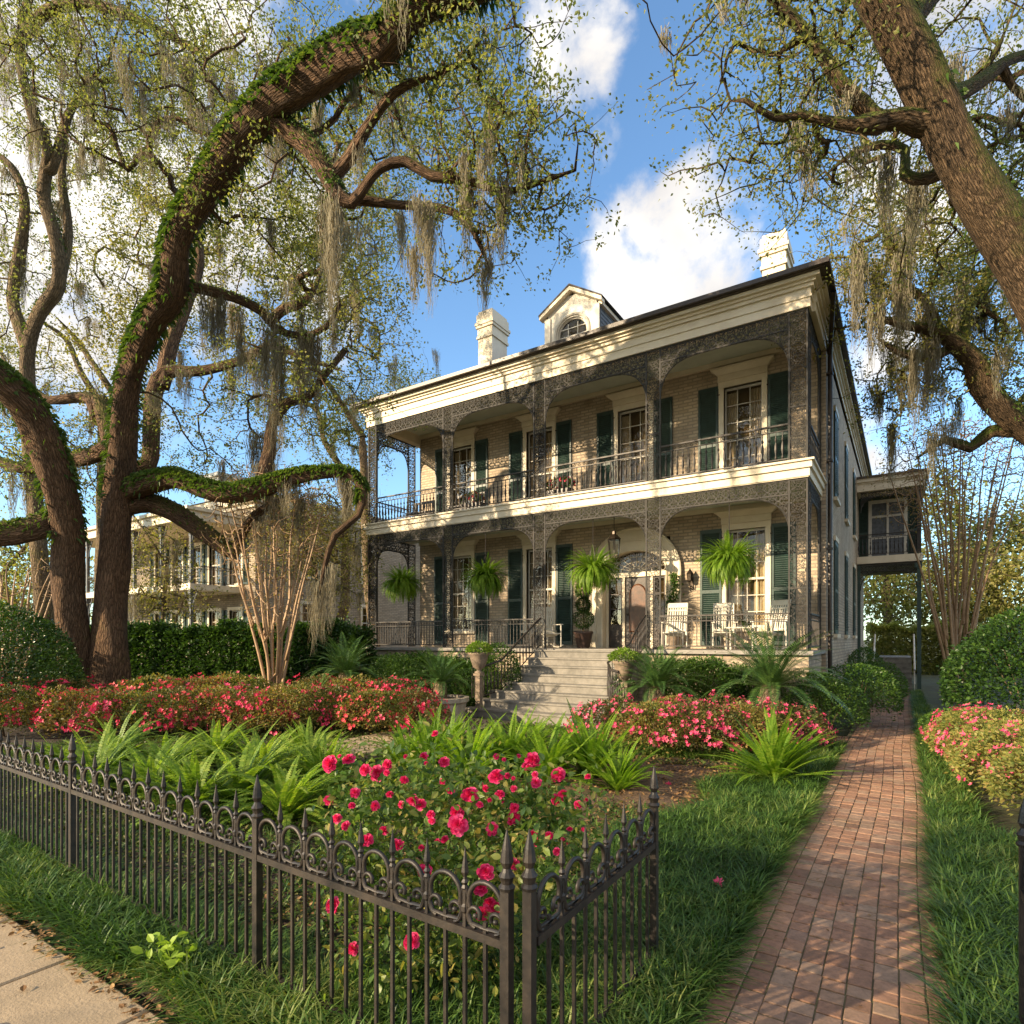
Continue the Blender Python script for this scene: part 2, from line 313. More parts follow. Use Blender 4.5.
M['azred'] = leafmat('red_azalea_petal', [(.50, .015, .06), (.70, .03, .11), (.80, .10, .20)], trans=.3, tcol=(1.1, .8, .8))
M['azpink'] = leafmat('pink_azalea_petal', [(.62, .03, .12), (.78, .07, .20), (.86, .22, .30)], trans=.3, tcol=(1.1, .8, .8))
M['azcoral'] = leafmat('coral_azalea_petal', [(.55, .03, .06), (.74, .08, .11), (.82, .20, .20)], trans=.3, tcol=(1.1, .8, .8))
M['rose'] = leafmat('crimson_rose_petal', [(.55, .012, .09), (.80, .035, .18), (.90, .12, .30)], trans=.25, tcol=(1.1, .6, .7), patch=6)
M['roseleaf'] = leafmat('rose_leaf', [(.05, .10, .022), (.10, .18, .034), (.19, .26, .055), (.36, .28, .08)], rough=.4, trans=.4, patch=3)
M['hedge'] = leafmat('hedge_leaf', [(.015, .04, .01), (.035, .08, .016), (.08, .15, .025)], rough=.35, trans=.3)
M['box'] = leafmat('boxwood_leaf', [(.02, .055, .012), (.05, .11, .018), (.11, .19, .03)], rough=.4, trans=.3)
M['grass'] = leafmat('border_grass', [(.018, .045, .009), (.035, .085, .014), (.06, .13, .022), (.11, .19, .035), (.22, .26, .07)], trans=.3, patch=.9)
M['ivy'] = leafmat('ground_ivy', [(.02, .045, .01), (.05, .085, .016), (.11, .14, .03), (.17, .12, .05)], trans=.3)
M['dead'] = leafmat('fallen_leaf', [(.11, .055, .024), (.22, .12, .05), (.34, .21, .09)], rough=.8, trans=.15)
M['lime'] = leafmat('lime_leaf', [(.16, .27, .02), (.28, .40, .04)], trans=.45)
M['farleaf'] = leafmat('distant_foliage', [(.06, .07, .02), (.13, .13, .035), (.24, .19, .06)], trans=.4, patch=.3)
M['warmleaf'] = leafmat('distant_golden_foliage', [(.13, .15, .04), (.23, .24, .07), (.34, .30, .11)], trans=.5, patch=.3)
# ------------------------------------------------------------ ground sheets
def sheet(name, x0, x1, y0, y1, z, mat, kind='structure', lbl=None, cat=None):
    m = MB(); m.add([(x0,y0,z),(x1,y0,z),(x1,y1,z),(x0,y1,z)], np.array([(0,1,2,3)])); o = mk(name, m, mat); tag(o, lbl, cat, None, kind); return o
M['lawn'] = paint('lawn_ground', (.06, .075, .022), (.035, .028, .014), .95, 1.5, bmp=.03, fine=12)
sheet('ground', -900, 900, -900, 900, -.02, M['lawn'])
# garden soil gently mounded
def grid(name, x0, x1, y0, y1, nx, ny, zf, mat, kind='structure'):
    X, Y = np.meshgrid(np.linspace(x0, x1, nx), np.linspace(y0, y1, ny)); Z = zf(X, Y)
    V = np.stack([X, Y, Z], -1).reshape(-1, 3); i = (np.arange(ny-1)[:, None]*nx+np.arange(nx-1)[None]).reshape(-1)
    m = MB(); m.add(V, np.stack([i, i+1, i+nx+1, i+nx], -1)); o = mk(name, m, mat, smooth=True); o['kind'] = kind; return o
def hn(X, Y): return .012*np.sin(X*3.1+Y*1.7)+.01*np.sin(X*1.3-Y*4.1)
grid('garden_soil', -16, -.9, 1.62, 12.2, 90, 70, lambda X, Y: .01+hn(X, Y), M['soil'])
# leaf-strewn mulch clearing beside the brick path
grid('mulch_bed', -4.6, -1.9, 5.0, 9.2, 50, 60, lambda X, Y: np.clip(.05-.06*((X+3.2)**2/2.2+(Y-7.2)**2/4.5), -.02, 1)+.02+hn(X*2, Y*2), M['mulch'])
# brick path
def path():
    mb = MB(); V = []; F = []; n = 0; rr = random.Random(3)
    colw = .1215; x0 = -.87; ncol = 9
    def b(xa, xb, ya, yb):
        nonlocal n
        z = .042+rr.uniform(-.003, .003); tx, ty = rr.uniform(-.012, .012), rr.uniform(-.01, .01); g = .002; i = .004
        cx, cy = (xa+xb)/2, (ya+yb)/2
        xa += rr.uniform(-.001, .004); xb -= rr.uniform(-.001, .004); ya += rr.uniform(0, .010); yb -= rr.uniform(0, .004)
        for (px, py, pz) in [(xa+g, ya+g, 0), (xb-g, ya+g, 0), (xb-g, yb-g, 0), (xa+g, yb-g, 0), (xa+g, ya+g, z-.0035), (xb-g, ya+g, z-.0035), (xb-g, yb-g, z-.0035), (xa+g, yb-g, z-.0035),
                             (xa+g+i, ya+g+i, z), (xb-g-i, ya+g+i, z), (xb-g-i, yb-g-i, z), (xa+g+i, yb-g-i, z)]:
            V.append((px, py, pz+((px-cx)*tx+(py-cy)*ty)*(pz > 0)))
        for q in [(0,1,5,4),(1,2,6,5),(2,3,7,6),(3,0,4,7),(4,5,9,8),(5,6,10,9),(6,7,11,10),(7,4,8,11),(8,9,10,11)]: F.append([k+n for k in q])
        n += 12
    for c in range(ncol):
        y = 1.4+rr.uniform(0, .1)
        wob = lambda y: .02*math.sin(y*.9)
        while y < 26:
            l = rr.choice([.12, .12, .125, .15, .175, .2])
            w = wob(y); b(x0+c*colw+w, x0+(c+1)*colw+w, y, y+l); y += l
    # cross walk towards the front steps
    for r_ in range(9):
        x = -.9
        while x > -5.2:
            l = rr.choice([.12, .17, .2]); yy = 12.3+r_*.1215+.12*(x+.9)*.25; b(x-l, x, yy, yy+.1215); x -= l
    mb.add(V, np.array(F))
    m, nt, bs = newmat('red_brick_paver'); g = nd(nt, 'ShaderNodeNewGeometry'); no = nd(nt, 'ShaderNodeTexNoise', i_Scale=22.0, i_Detail=8.0, i_Roughness=.7); nt.links.new(g.outputs['Position'], no.inputs['Vector'])
    c = ramp(nt, g.outputs['Random Per Island'], [(0, (.20, .11, .072)), (.3, (.28, .155, .10)), (.6, (.36, .205, .13)), (.85, (.32, .215, .15)), (1, (.25, .155, .11))])
    c = mixc(nt, 1.0, c, ramp(nt, no.outputs[0], [(.3, (.6, .58, .55)), (.7, (1.2, 1.15, 1.1))]), 'MULTIPLY')
    n5 = nd(nt, 'ShaderNodeTexNoise', i_Scale=1.3, i_Detail=7.0, i_Roughness=.7); nt.links.new(g.outputs['Position'], n5.inputs['Vector'])
    st_ = nd(nt, 'ShaderNodeMapRange'); nt.links.new(n5.outputs[0], st_.inputs[0]); st_.inputs[1].default_value = .5; st_.inputs[2].default_value = .72; st_.inputs[4].default_value = .45
    c = mixc(nt, st_.outputs[0], c, (.09, .08, .04))
    nt.links.new(c, bs.inputs['Base Color']); bs.inputs['Roughness'].default_value = .8; bump(nt, bs, no.outputs[0], .006)
    o = mk('brick_path', mb, m); o['kind'] = 'structure'
    mj = paint('mossy_joint_sand', (.13, .11, .05), (.07, .06, .03), .95, 5, bmp=.01)
    sheet('path_bed', -.95, .30, 1.3, 26.1, .034, mj); 
path()
# street sidewalk and garden walk of concrete slabs
def slabs(name, x0, x1, y0, y1, sx, sy, z, mat):
    mb = MB(); x = x0
    while x < x1-.01:
        y = y0
        while y < y1-.01:
            a, b_, c, d = x+.009, min(x+sx, x1)-.009, y+.009, min(y+sy, y1)-.009; zz = z+random.uniform(-.004, .004); i = .012
            mb.add([(a,c,-.01),(b_,c,-.01),(b_,d,-.01),(a,d,-.01),(a,c,zz-.008),(b_,c,zz-.008),(b_,d,zz-.008),(a,d,zz-.008),(a+i,c+i,zz),(b_-i,c+i,zz),(b_-i,d-i,zz),(a+i,d-i,zz)],
                   np.array([(0,1,5,4),(1,2,6,5),(2,3,7,6),(3,0,4,7),(4,5,9,8),(5,6,10,9),(6,7,11,10),(7,4,8,11),(8,9,10,11)])); y += sy
        x += sx
    o = mk(name, mb, mat); o['kind'] = 'structure'; return o
slabs('sidewalk', -19.78, 12, -.7, 1.56, .92, 1.13, .045, M['concrete'])
slabs('garden_walk', -8.9, -7.5, 7.0, 11.6, 1.4, 1.15, .05, M['concrete'])
sheet('street', -60, 60, -9, -1.2, -.012, paint('asphalt', (.06, .058, .055), (.04, .04, .04), .9, 4))
# ------------------------------------------------------------ the house
HX0, HX1, HY = -15.45, -1.75, 14.5          # gallery front line
WY = 16.93                                   # main wall
SX = -1.65                                   # side wall plane
house = thing('brick_house', 'two storey tan brick mansion with cast iron lace galleries and cream cornice', 'house', (-8.5, 23, 0))
ID = (np.eye(3), np.zeros(3))
def front(x, z, y=WY): return lambda V: V@np.eye(3)+np.array([x, y, z])
def side(y, z, x=SX):                        # local x -> +Y, depth -> -X
    A = np.array([[0, -1, 0], [1, 0, 0], [0, 0, 1.]]); return lambda V: V@A.T+np.array([x, y, z])
# side: (x,y,z) -> (-y, x, z)
def wall_cells(mb, a0, a1, z0, z1, holes, tf, thick=.3):
    xs = sorted({a0, a1, *[h[0] for h in holes], *[h[1] for h in holes]}); zs = sorted({z0, z1, *[h[2] for h in holes], *[h[3] for h in holes]})
    sub = MB()
    for i in range(len(xs)-1):
        for j in range(len(zs)-1):
            cx, cz = (xs[i]+xs[i+1])/2, (zs[j]+zs[j+1])/2
            if any(h[0] < cx < h[1] and h[2] < cz < h[3] for h in holes): continue
            sub.add([(xs[i],0,zs[j]),(xs[i+1],0,zs[j]),(xs[i+1],0,zs[j+1]),(xs[i],0,zs[j+1])], np.array([(0,1,2,3)]))
    for (x0, x1, a, b) in holes:
        sub.add([(x0,0,a),(x0,thick,a),(x0,thick,b),(x0,0,b)], np.array([(0,1,2,3)])); sub.add([(x1,0,a),(x1,thick,a),(x1,thick,b),(x1,0,b)], np.array([(3,2,1,0)]))
        sub.add([(x0,0,b),(x0,thick,b),(x1,thick,b),(x1,0,b)], np.array([(0,1,2,3)])); sub.add([(x0,0,a),(x0,thick,a),(x1,thick,a),(x1,0,a)], np.array([(3,2,1,0)]))
    sub.xf(tf)
    for v, f in zip(sub.V, []): pass
    mb.V += sub.V; mb.F += [f+mb.n for f in sub.F]; mb.UV += sub.UV; mb.n += sub.n
def window(parent, tf, w, h, cols=3, rows=6, casing=True, head=True, warm=True, name='window'):
    """sash window: local x centred, z 0..h, y depth"""
    c = MB()
    cw = .13
    if casing:
        c.box(-w/2-cw, -w/2, -.05, .12, 0, h); c.box(w/2, w/2+cw, -.05, .12, 0, h); c.box(-w/2-cw-.01, w/2+cw+.01, -.055, .12, h, h+.16)
        c.box(-w/2-cw-.05, w/2+cw+.05, -.11, .12, -.09, 0)
        if head:
            c.box(-w/2-cw-.02, w/2+cw+.02, -.09, .0, h+.163, h+.34)
            # flared crown
            a, b = w/2+cw+.03, w/2+cw+.17
            c.add([(-a,-.1,h+.343),(a,-.1,h+.343),(b,-.2,h+.47),(-b,-.2,h+.47),(-a,.0,h+.343),(a,.0,h+.343),(b,.0,h+.47),(-b,.0,h+.47)], np.array([(0,1,2,3),(1,5,6,2),(4,0,3,7),(3,2,6,7),(0,4,5,1)]))
            c.box(-b-.02, b+.02, -.22, 0, h+.473, h+.51)
    f = MB(); t = .045
    f.box(-w/2, -w/2+t, .10, .15, 0, h); f.box(w/2-t, w/2, .10, .15, 0, h); f.box(-w/2+t, w/2-t, .10, .15, 0, .08); f.box(-w/2+t, w/2-t, .10, .15, h-.06, h); f.box(-w/2+t, w/2-t, .09, .16, h*.5-.03, h*.5+.03)
    for i in range(1, cols): x = -w/2+w*i/cols; f.box(x-.011, x+.011, .112, .14, .08, h*.5-.03); f.box(x-.011, x+.011, .112, .14, h*.5+.03, h-.06)
    for j in range(1, rows):
        if j*2 == rows: continue
        z = h*j/rows; f.box(-w/2+t, w/2-t, .115, .137, z-.011, z+.011)
    wn = mk(name, f.xf(tf), M['white'], parent)
    if casing: mk('frame', c.xf(tf), M['cream'], wn)
    g = MB(); g.add([(-w/2+.02,.127,.02),(w/2-.02,.127,.02),(w/2-.02,.127,h-.02),(-w/2+.02,.127,h-.02)], np.array([(0,1,2,3)])); mk('pane', g.xf(tf), M['glass'], wn)
    # curtains: pleated, drawn to both sides
    q = MB()
    for s_ in (-1, 1):
        n = 14; xs = np.linspace(w/2-.03, w*.17, n); V = []
        for i, x in enumerate(xs):
            y = .21+.022*math.sin(i*2.1)
            V += [(s_*x, y, .05), (s_*x*(1.0), y, h-.1)]
        q.add(V, np.array([(2*i, 2*i+2, 2*i+3, 2*i+1) for i in range(n-1)]))
    if warm: mk('curtain', q.xf(tf), M['curtain'], wn)
    r = MB(); r.add([(-w/2,.299,0),(w/2,.299,0),(w/2,.299,h),(-w/2,.299,h)], np.array([(0,1,2,3)])); mk('dark_room_panel', r.xf(tf), M['room'], wn)  # dark panel in place of the unlit room
    return wn
def shutter(parent, tf, w, h, hs=1):
    s = MB(); t = .06
    s.box(-w/2, -w/2+t, -.045, -.005, 0, h); s.box(w/2-t, w/2, -.045, -.005, 0, h)
    for (a, b) in ((0, .12), (h*.45, h*.45+.09), (h-.1, h)): s.box(-w/2+t, w/2-t, -.043, -.007, a, b)
    sl = MB()
    for (a, b) in ((.12, h*.45), (h*.45+.09, h-.1)):
        n = int((b-a)/.055)
        for i in range(n):
            z = a+(i+.5)*(b-a)/n; sl.obox((0, -.025, z), (w/2-t, 0, 0), (0, .016, -.02), (0, .003, .003))
    s.box(-w/2+t, w/2-t, -.012, -.008, .1, h-.08)
    o = mk('shutter', s.xf(tf), M['shutter'], parent); mk('louvers', sl.xf(tf), M['shutter'], o)
    for z in (.25, h-.25): hg = MB(); hg.box(hs*(w/2)-.03, hs*(w/2)+.05, -.055, -.046, z-.015, z+.015); mk('hinge', hg.xf(tf), M['iron'], o)
WX = [-13.25, -10.0, -6.75, -3.65]; WW = .98
up = [(x-WW/2, x+WW/2, 5.95, 8.82) for x in WX]
lo = [(x-WW/2, x+WW/2, 2.25, 4.92) for x in (-13.25, -10.0, -3.56)]
DX = -6.72
lo.append((DX-1.08, DX+1.08, 1.69, 4.92))
wall = MB()
wall_cells(wall, -15.2, SX, 0, 9.6, up+lo, lambda V: V+np.array([0, WY, 0]))
sw = [19.3, 22.9, 26.6]
wh = [(y-.42, y+.42, 5.9, 8.3) for y in sw+[18.0][:0]]+[(y-.42, y+.42, 2.1, 4.7) for y in sw]
wall_cells(wall, WY, 33.4, 0, 9.6, wh, side(0, 0))
wall_cells(wall, -33.4, -WY, 0, 9.6, [(-20.5-.42, -20.5+.42, 5.9, 8.3), (-20.5-.42, -20.5+.42, 2.1, 4.7)], lambda V: np.stack([V[:, 1]-15.2, -V[:, 0], V[:, 2]], -1))
wall.add([(-15.2,33.4,0),(SX,33.4,0),(SX,33.4,9.6),(-15.2,33.4,9.6)], np.array([(3,2,1,0)]))
mk('wall', wall, M['brick'], house)
for x, (a, b, z0, z1) in zip(WX, up): window(house, front(x, z0), WW, z1-z0, 3, 6)
for x, (a, b, z0, z1) in zip((-13.25, -10.0, -3.56), lo[:3]): window(house, front(x, z0), WW, z1-z0, 4, 6)
for x in WX:
    for s_ in (-1, 1): shutter(house, front(x+s_*(WW/2+.13+.29), 5.92), .54, 2.98, -s_)
for x in (-13.25, -10.0, -3.56):
    for s_ in (-1, 1): shutter(house, front(x+s_*(WW/2+.13+.31), 1.78 if s_ else 2), .58, 3.2, -s_)
for y in sw:
    for z0, h in ((5.9, 2.4), (2.1, 2.6)):
        sl_ = MB(); sl_.box(SX+.002, SX+.10, y-.52, y+.52, z0-.1, z0); mk('window_sill', sl_, M['cream'], house); sl_ = MB(); sl_.box(SX+.002, SX+.06, y-.50, y+.50, z0+h, z0+h+.14); mk('window_lintel', sl_, M['cream'], house)
        for s_ in (-1, 1): shutter(house, side(y+s_*.225, z0+.005), .44, h-.01, s_)
for z0, h in ((5.9, 2.4), (2.1, 2.6)):
    window(house, lambda V: np.stack([V[:, 1]-15.2, 20.5-V[:, 0], V[:, 2]+z0], -1), .84, h, 2, 4, head=False)
# ---- entrance: arched cream surround with fanlight
def arch_pts(cx, zc, rx, rz, n=24, a0=0, a1=math.pi): return [(cx+rx*math.cos(t), zc+rz*math.sin(t)) for t in np.linspace(a0, a1, n)]
def entrance():
    e = MB(); y0, y1 = WY-.10, WY
    # outer surround slab: ring between outer arch and inner arch, on piers
    zo, zs = 3.92, 3.95
    O = [(DX+1.38, 1.69)]+arch_pts(DX, zo, 1.38, 1.28)+[(DX-1.38, 1.69)]
    I = [(DX+.98, 1.69)]+arch_pts(DX, zs, .98, .62)+[(DX-.98, 1.69)]
    n = len(O); V = [(x, y0, z) for x, z in O]+[(x, y0, z) for x, z in I]+[(x, y1, z) for x, z in O]+[(x, y1+.28, z) for x, z in I]
    F = [(i, i+1, n+i+1, n+i) for i in range(n-1)]+[(2*n+i, 2*n+i+1, i+1, i) for i in range(n-1)]+[(n+i, n+i+1, 3*n+i+1, 3*n+i) for i in range(n-1)]
    e.add(V, np.array(F))
    root = mk('entrance_surround', e, M['cream'], house)
    mo = MB()                                   # moulded rims following the arch
    for (rx, rz, r) in ((1.40, 1.30, .035), (1.2, .95, .02), (1.02, .66, .025)):
        P = [(DX+rx, y0-.01, 1.7)]+[(x, y0-.01, z) for x, z in arch_pts(DX, zs-.02, rx, rz)]+[(DX-rx, y0-.01, 1.7)]; mo.tube(P, r, 6)
    mk('arch_moulding', mo, M['cream'], root)
    fr = MB(); yb = WY+.16
    fr.box(DX-.97, DX+.97, yb-.06, yb+.06, 3.82, 3.96)
    for x in (DX-.97, DX-.44, DX+.44, DX+.90): fr.box(x, x+.08, yb-.05, yb+.05, 1.69, 3.82)
    mk('door_frame', fr, M['cream'], root)
    fl = MB(); c = (DX, yb, 3.97)
    for k in range(1, 10):
        t = math.pi*k/10; fl.tube([(DX+.12*math.cos(t), yb, 3.97+.1*math.sin(t)), (DX+.9*math.cos(t), yb, 3.97+.57*math.sin(t))], .011, 4)
    for q in (.25, .5, .75): fl.tube([(x, yb, z) for x, z in arch_pts(DX, 3.97, .96*q, .6*q)], .011, 4)
    for k in range(10):
        t = math.pi*(k+.5)/10; fl.tube([(DX+.82*math.cos(t)+.07*math.cos(a), yb, 3.97+.52*math.sin(t)+.07*math.sin(a)) for a in np.linspace(0, 6.28, 9)], .009, 4)
    fan = mk('fanlight', fl, M['white'], root)
    g = MB(); pts = [(DX, yb+.02, 3.96)]+[(x, yb+.02, z) for x, z in arch_pts(DX, 3.96, .97, .61)]
    g.add(pts, [np.array([(0, i, i+1)]) for i in range(1, len(pts)-1)]); mk('pane', g, M['glass'], fan)
    for (xa, xb) in ((DX-.89, DX-.44), (DX+.52, DX+.90)):
        s = MB(); s.box(xa, xa+.05, yb-.02, yb+.02, 1.72, 3.82); s.box(xb-.05, xb, yb-.02, yb+.02, 1.72, 3.82); s.box(xa+.05, xb-.05, yb-.02, yb+.02, 1.72, 2.4)
        for z in (2.85, 3.3, 3.75): s.box(xa+.05, xb-.05, yb-.015, yb+.015, z, z+.03)
        sl = mk('sidelight', s, M['darkwood'], root); g = MB(); g.box(xa+.04, xb-.04, yb, yb+.006, 2.4, 3.8); mk('pane', g, M['glass'], sl)
    d = MB(); xa, xb = DX-.36, DX+.44
    d.box(xa, xb, yb-.0, yb+.045, 1.72, 3.82)
    door = mk('front_door', d, M['darkwood'], root)
    p = MB(); xc, hw = (xa+xb)/2, .25
    P = [(xc-hw, 2.2), (xc+hw, 2.2), (xc+hw, 3.25)]+arch_pts(xc, 3.25, hw, .32, 12)[1:]
    n = len(P); V = [(x, yb-.03, z) for x, z in P]+[(xc+(x-xc)*1.12, yb-.002, 2.8+(z-2.8)*1.06) for x, z in P]
    p.add(V, [np.array([list(range(n))]), np.array([(i, (i+1) % n, n+(i+1) % n, n+i) for i in range(n)])]); p.box(xc-hw, xc+hw, yb-.03, yb-.004, 1.83, 2.1)
    mk('door_panel', p, M['wood'], door)
    kn = MB(); kn.lathe((xa+.07, yb-.03, 2.7), [(.0, -.03), (.03, -.02), (.03, .02), (0, .03)], 8); mk('handle', kn, M['bronze'], door)
    b = MB(); b.add([(DX-1.08,WY+.299,1.69),(DX+1.08,WY+.299,1.69),(DX+1.08,WY+.299,4.92),(DX-1.08,WY+.299,4.92)], np.array([(0,1,2,3)])); mk('dark_hall_panel', b, M['room'], root)  # dark panel in place of the unlit hall
entrance()
# ---- floors, fascia, ceilings, cornice
def part(name, mat, fn, parent=house): mb = MB(); fn(mb); return mk(name, mb, mat, parent)
part('porch_floor', M['floor'], lambda m: (m.box(HX0-.1, HX1+.1, HY-.12, WY-.01, 1.6, 1.69)))
part('porch_base', M['brick'], lambda m: (m.box(HX0, HX1, HY, HY+.25, 0, 1.6), m.box(HX1-.25, HX1, HY+.25, WY-.01, 0, 1.6), m.box(HX0, HX0+.25, HY+.25, WY-.01, 0, 1.6)))
part('gallery_floor', M['floor'], lambda m: m.box(HX0, HX1, HY, WY-.01, 5.64, 5.85))
def fascia(m):
    for (o, a, b) in ((.02, 5.52, 5.70), (.07, 5.70, 5.84), (.12, 5.84, 5.885)):
        m.box(HX0-o, HX1+o, HY-o, HY+.0-.001 if 0 else HY-.001, a, b); m.box(HX1+.001, HX1+o, HY-.001, WY-.01, a, b); m.box(HX0-o, HX0-.001, HY-.001, WY-.01, a, b)
    m.box(HX0+.003, HX1-.003, HY+.003, HY+.14, 5.50, 5.635)
part('gallery_fascia', M['cream'], fascia)
part('lower_ceiling', M['ceiling'], lambda m: m.box(HX0+.02, HX1-.02, HY+.15, WY-.01, 5.56, 5.632))
part('upper_ceiling', M['ceiling'], lambda m: m.box(HX0+.02, HX1-.02, HY+.32, WY-.01, 9.55, 9.6))
part('ceiling_moulding', M['cream'], lambda m: (m.box(-15.18, SX-.1, WY-.1, WY-.005, 9.42, 9.548), m.box(-15.18, SX-.1, WY-.1, WY-.005, 5.44, 5.558)))
def cornice(m):
    # (overhang, z0, z1) rings around the whole house
    for (o, a, b) in ((.0, 9.22, 9.42), (.03, 9.42, 9.46), (.015, 9.46, 9.62), (.07, 9.62, 9.70), (.12, 9.70, 9.76), (.20, 9.76, 9.84)):
        m.box(HX0-o, HX1+.03+o, HY-o, HY+.30, a, b)
        m.box(HX0-o, HX0+.3, HY+.3, 33.4+o, a, b); m.box(HX1-.26, HX1+.10+o, HY+.3, 33.4+o, a, b)
part('cornice', M['cream'], cornice)
ex0, ex1, ey0, ey1 = HX0-.30, HX1+.34, HY-.28, 33.8; xc = (ex0+ex1)/2; hw = (ex1-ex0)/2; zr = 9.93; rise = hw*.40
def roof(m):
    V = [(ex0,ey0,9.842),(ex1,ey0,9.842),(ex1,ey1,9.842),(ex0,ey1,9.842),(ex0,ey0,zr),(ex1,ey0,zr),(ex1,ey1,zr),(ex0,ey1,zr),(xc,ey0+hw,zr+rise),(xc,ey1-hw,zr+rise)]
    m.add(V, [np.array([(0,1,5,4),(1,2,6,5),(2,3,7,6),(3,0,4,7),(0,3,2,1),(5,6,9,8),(7,4,8,9)]), np.array([(4,5,8),(6,7,9)])])
rf = part('roof', M['roof'], roof)
def gutter(m):
    m.box(ex0-.09, ex1+.09, ey0-.10, ey0-.001, 9.86, 9.96); m.box(ex1+.001, ex1+.10, ey0-.0, ey1, 9.86, 9.96); m.box(ex0-.10, ex0-.001, ey0, ey1, 9.86, 9.96)
part('gutter', M['darkwood'], gutter, rf)
def chimney(x, y, w, d, zt, mat):
    c = MB(); c.box(x-w/2, x+w/2, y-d/2, y+d/2, 10, zt-1.0)
    z = zt-1.0
    for o, h in ((.05, .1), (.02, .28), (.07, .1), (.10, .1), (.05, .3), (.0, .12)):
        c.box(x-w/2-o, x+w/2+o, y-d/2-o, y+d/2+o, z, z+h); z += h
    ch = mk('chimney', c, mat, rf)
    t = MB(); t.lathe((x, y, z), [(.14, 0), (.16, .05), (.13, .25), (.15, .3), (.1, .31)], 10)
chimney(-12.9, 18.4, .62, .98, 14.05, M['cream']); chimney(-3.15, 19.0, .62, .9, 13.65, M['cream'])
def dormer():
    x, y, hw2, zb, ze, zp = -8.85, 17.0, .92, 10.9, 12.45, 12.98
    f = MB(); yf = y
    # gabled front with an arched opening
    n = 14; A = arch_pts(x, 11.72, .52, .48, n); O = [(x+hw2, 10.9), (x+hw2, ze), (x, zp), (x-hw2, ze), (x-hw2, 10.9)]
    inner = [(x+.52, 11.0)]+A+[(x-.52, 11.0)]
    outer = [(x+hw2, 11.0)]+[(x+hw2*math.cos(t)*1.0 if abs(math.cos(t)) > .0 else x, 0) for t in np.linspace(0, math.pi, n)]+[(x-hw2, 11.0)]
    outer = [(x+hw2, 11.0)]
    for t in np.linspace(0, math.pi, n):
        dx, dz = math.cos(t), math.sin(t)
        # ray from centre to gable outline
        k = 9
        if abs(dx) > 1e-6: k = hw2/abs(dx)
        zz = 11.72+k*dz; lim = ze+(zp-ze)*(1-min(1, abs(k*dx)/hw2))
        if zz > lim:
            # intersect with the sloping edge z = zp-(zp-ze)|X|/hw2
            k = (zp-11.72)/(dz+(zp-ze)*abs(dx)/hw2)
        outer.append((x+k*dx, 11.72+k*dz))
    outer.append((x-hw2, 11.0)); m_ = len(outer)
    V = [(a, yf, b) for a, b in outer]+[(a, yf, b) for a, b in inner]+[(a, yf+.12, b) for a, b in inner]
    f.add(V, [np.array([(i, i+1, m_+i+1, m_+i) for i in range(m_-1)]), np.array([(m_+i, m_+i+1, 2*m_+i+1, 2*m_+i) for i in range(m_-1)])])
    f.box(x-hw2, x+hw2, yf, yf+.1, 10.6, 11.0)
    f.box(x-hw2-.05, x-hw2+.16, yf-.05, yf-.001, 10.9, ze-.1); f.box(x+hw2-.16, x+hw2+.05, yf-.05, yf-.001, 10.9, ze-.1)
    f.tube([(x+.6, yf-.02, 11.1)]+[(a, yf-.02, b) for a, b in arch_pts(x, 11.72, .60, .56, 16)]+[(x-.6, yf-.02, 11.1)], .045, 6)
    dm = mk('dormer', f, M['white'], rf)
    # raking cornice
    r = MB()
    for s_ in (-1, 1):
        a = np.array([x+s_*(hw2+.18), yf-.06, ze-.06]); b = np.array([x, yf-.06, zp+.06]); d = (b-a); l = np.linalg.norm(d); d /= l; nrm = np.array([-d[2]*s_, 0, d[0]*s_])*(-1)
        r.obox((a+b)/2, d*l/2, (0, .12, 0), (0, 0, .06))
    r.box(x-hw2-.12, x-hw2, yf, 20.5, ze-.14, ze-.04); r.box(x+hw2, x+hw2+.12, yf, 20.5, ze-.14, ze-.04)
    mk('dormer_cornice', r, M['cream'], dm)
    sd = MB()
    for s_ in (-1, 1): sd.add([(x+s_*hw2,yf+.01,10.6),(x+s_*hw2,20.5,10.6),(x+s_*hw2,20.5,ze),(x+s_*hw2,yf+.01,ze)], np.array([(0,1,2,3)]))
    for k in range(11):
        z = 11.0+k*.13
        for s_ in (-1, 1): sd.obox((x+s_*(hw2+.012), 18.8, z), (.008, 0, 0), (0, 1.7, 0), (s_*-.006, 0, .062))
    mk('dormer_siding', sd, M['slate'], dm)
    t = MB(); a = hw2+.2
    t.add([(x-a,yf-.2,ze-.02),(x,yf-.2,zp+.14),(x+a,yf-.2,ze-.02),(x-a,20.5,ze-.02),(x,20.5,zp+.14),(x+a,20.5,ze-.02),(x-a,yf-.2,ze+.03),(x,yf-.2,zp+.19),(x+a,yf-.2,ze+.03),(x-a,20.5,ze+.03),(x,20.5,zp+.19),(x+a,20.5,ze+.03)],
          np.array([(0,3,4,1),(1,4,5,2),(6,7,10,9),(7,8,11,10),(0,1,7,6),(1,2,8,7)])); mk('dormer_roof', t, M['roof'], dm)
    w = MB(); yb = yf+.09
    w.box(x-.52, x+.52, yb-.02, yb+.02, 11.0, 11.06)
    for q in (-.17, .17): w.box(x+q-.012, x+q+.012, yb-.015, yb+.015, 11.06, 12.05)
    for q in (11.35, 11.65, 11.9): w.box(x-.48, x+.48, yb-.013, yb+.013, q-.012, q+.012)
    w.tube([(x+.5, yb, 11.06)]+[(a_, yb, b_) for a_, b_ in arch_pts(x, 11.72, .50, .46, 14)]+[(x-.5, yb, 11.06)], .03, 5)
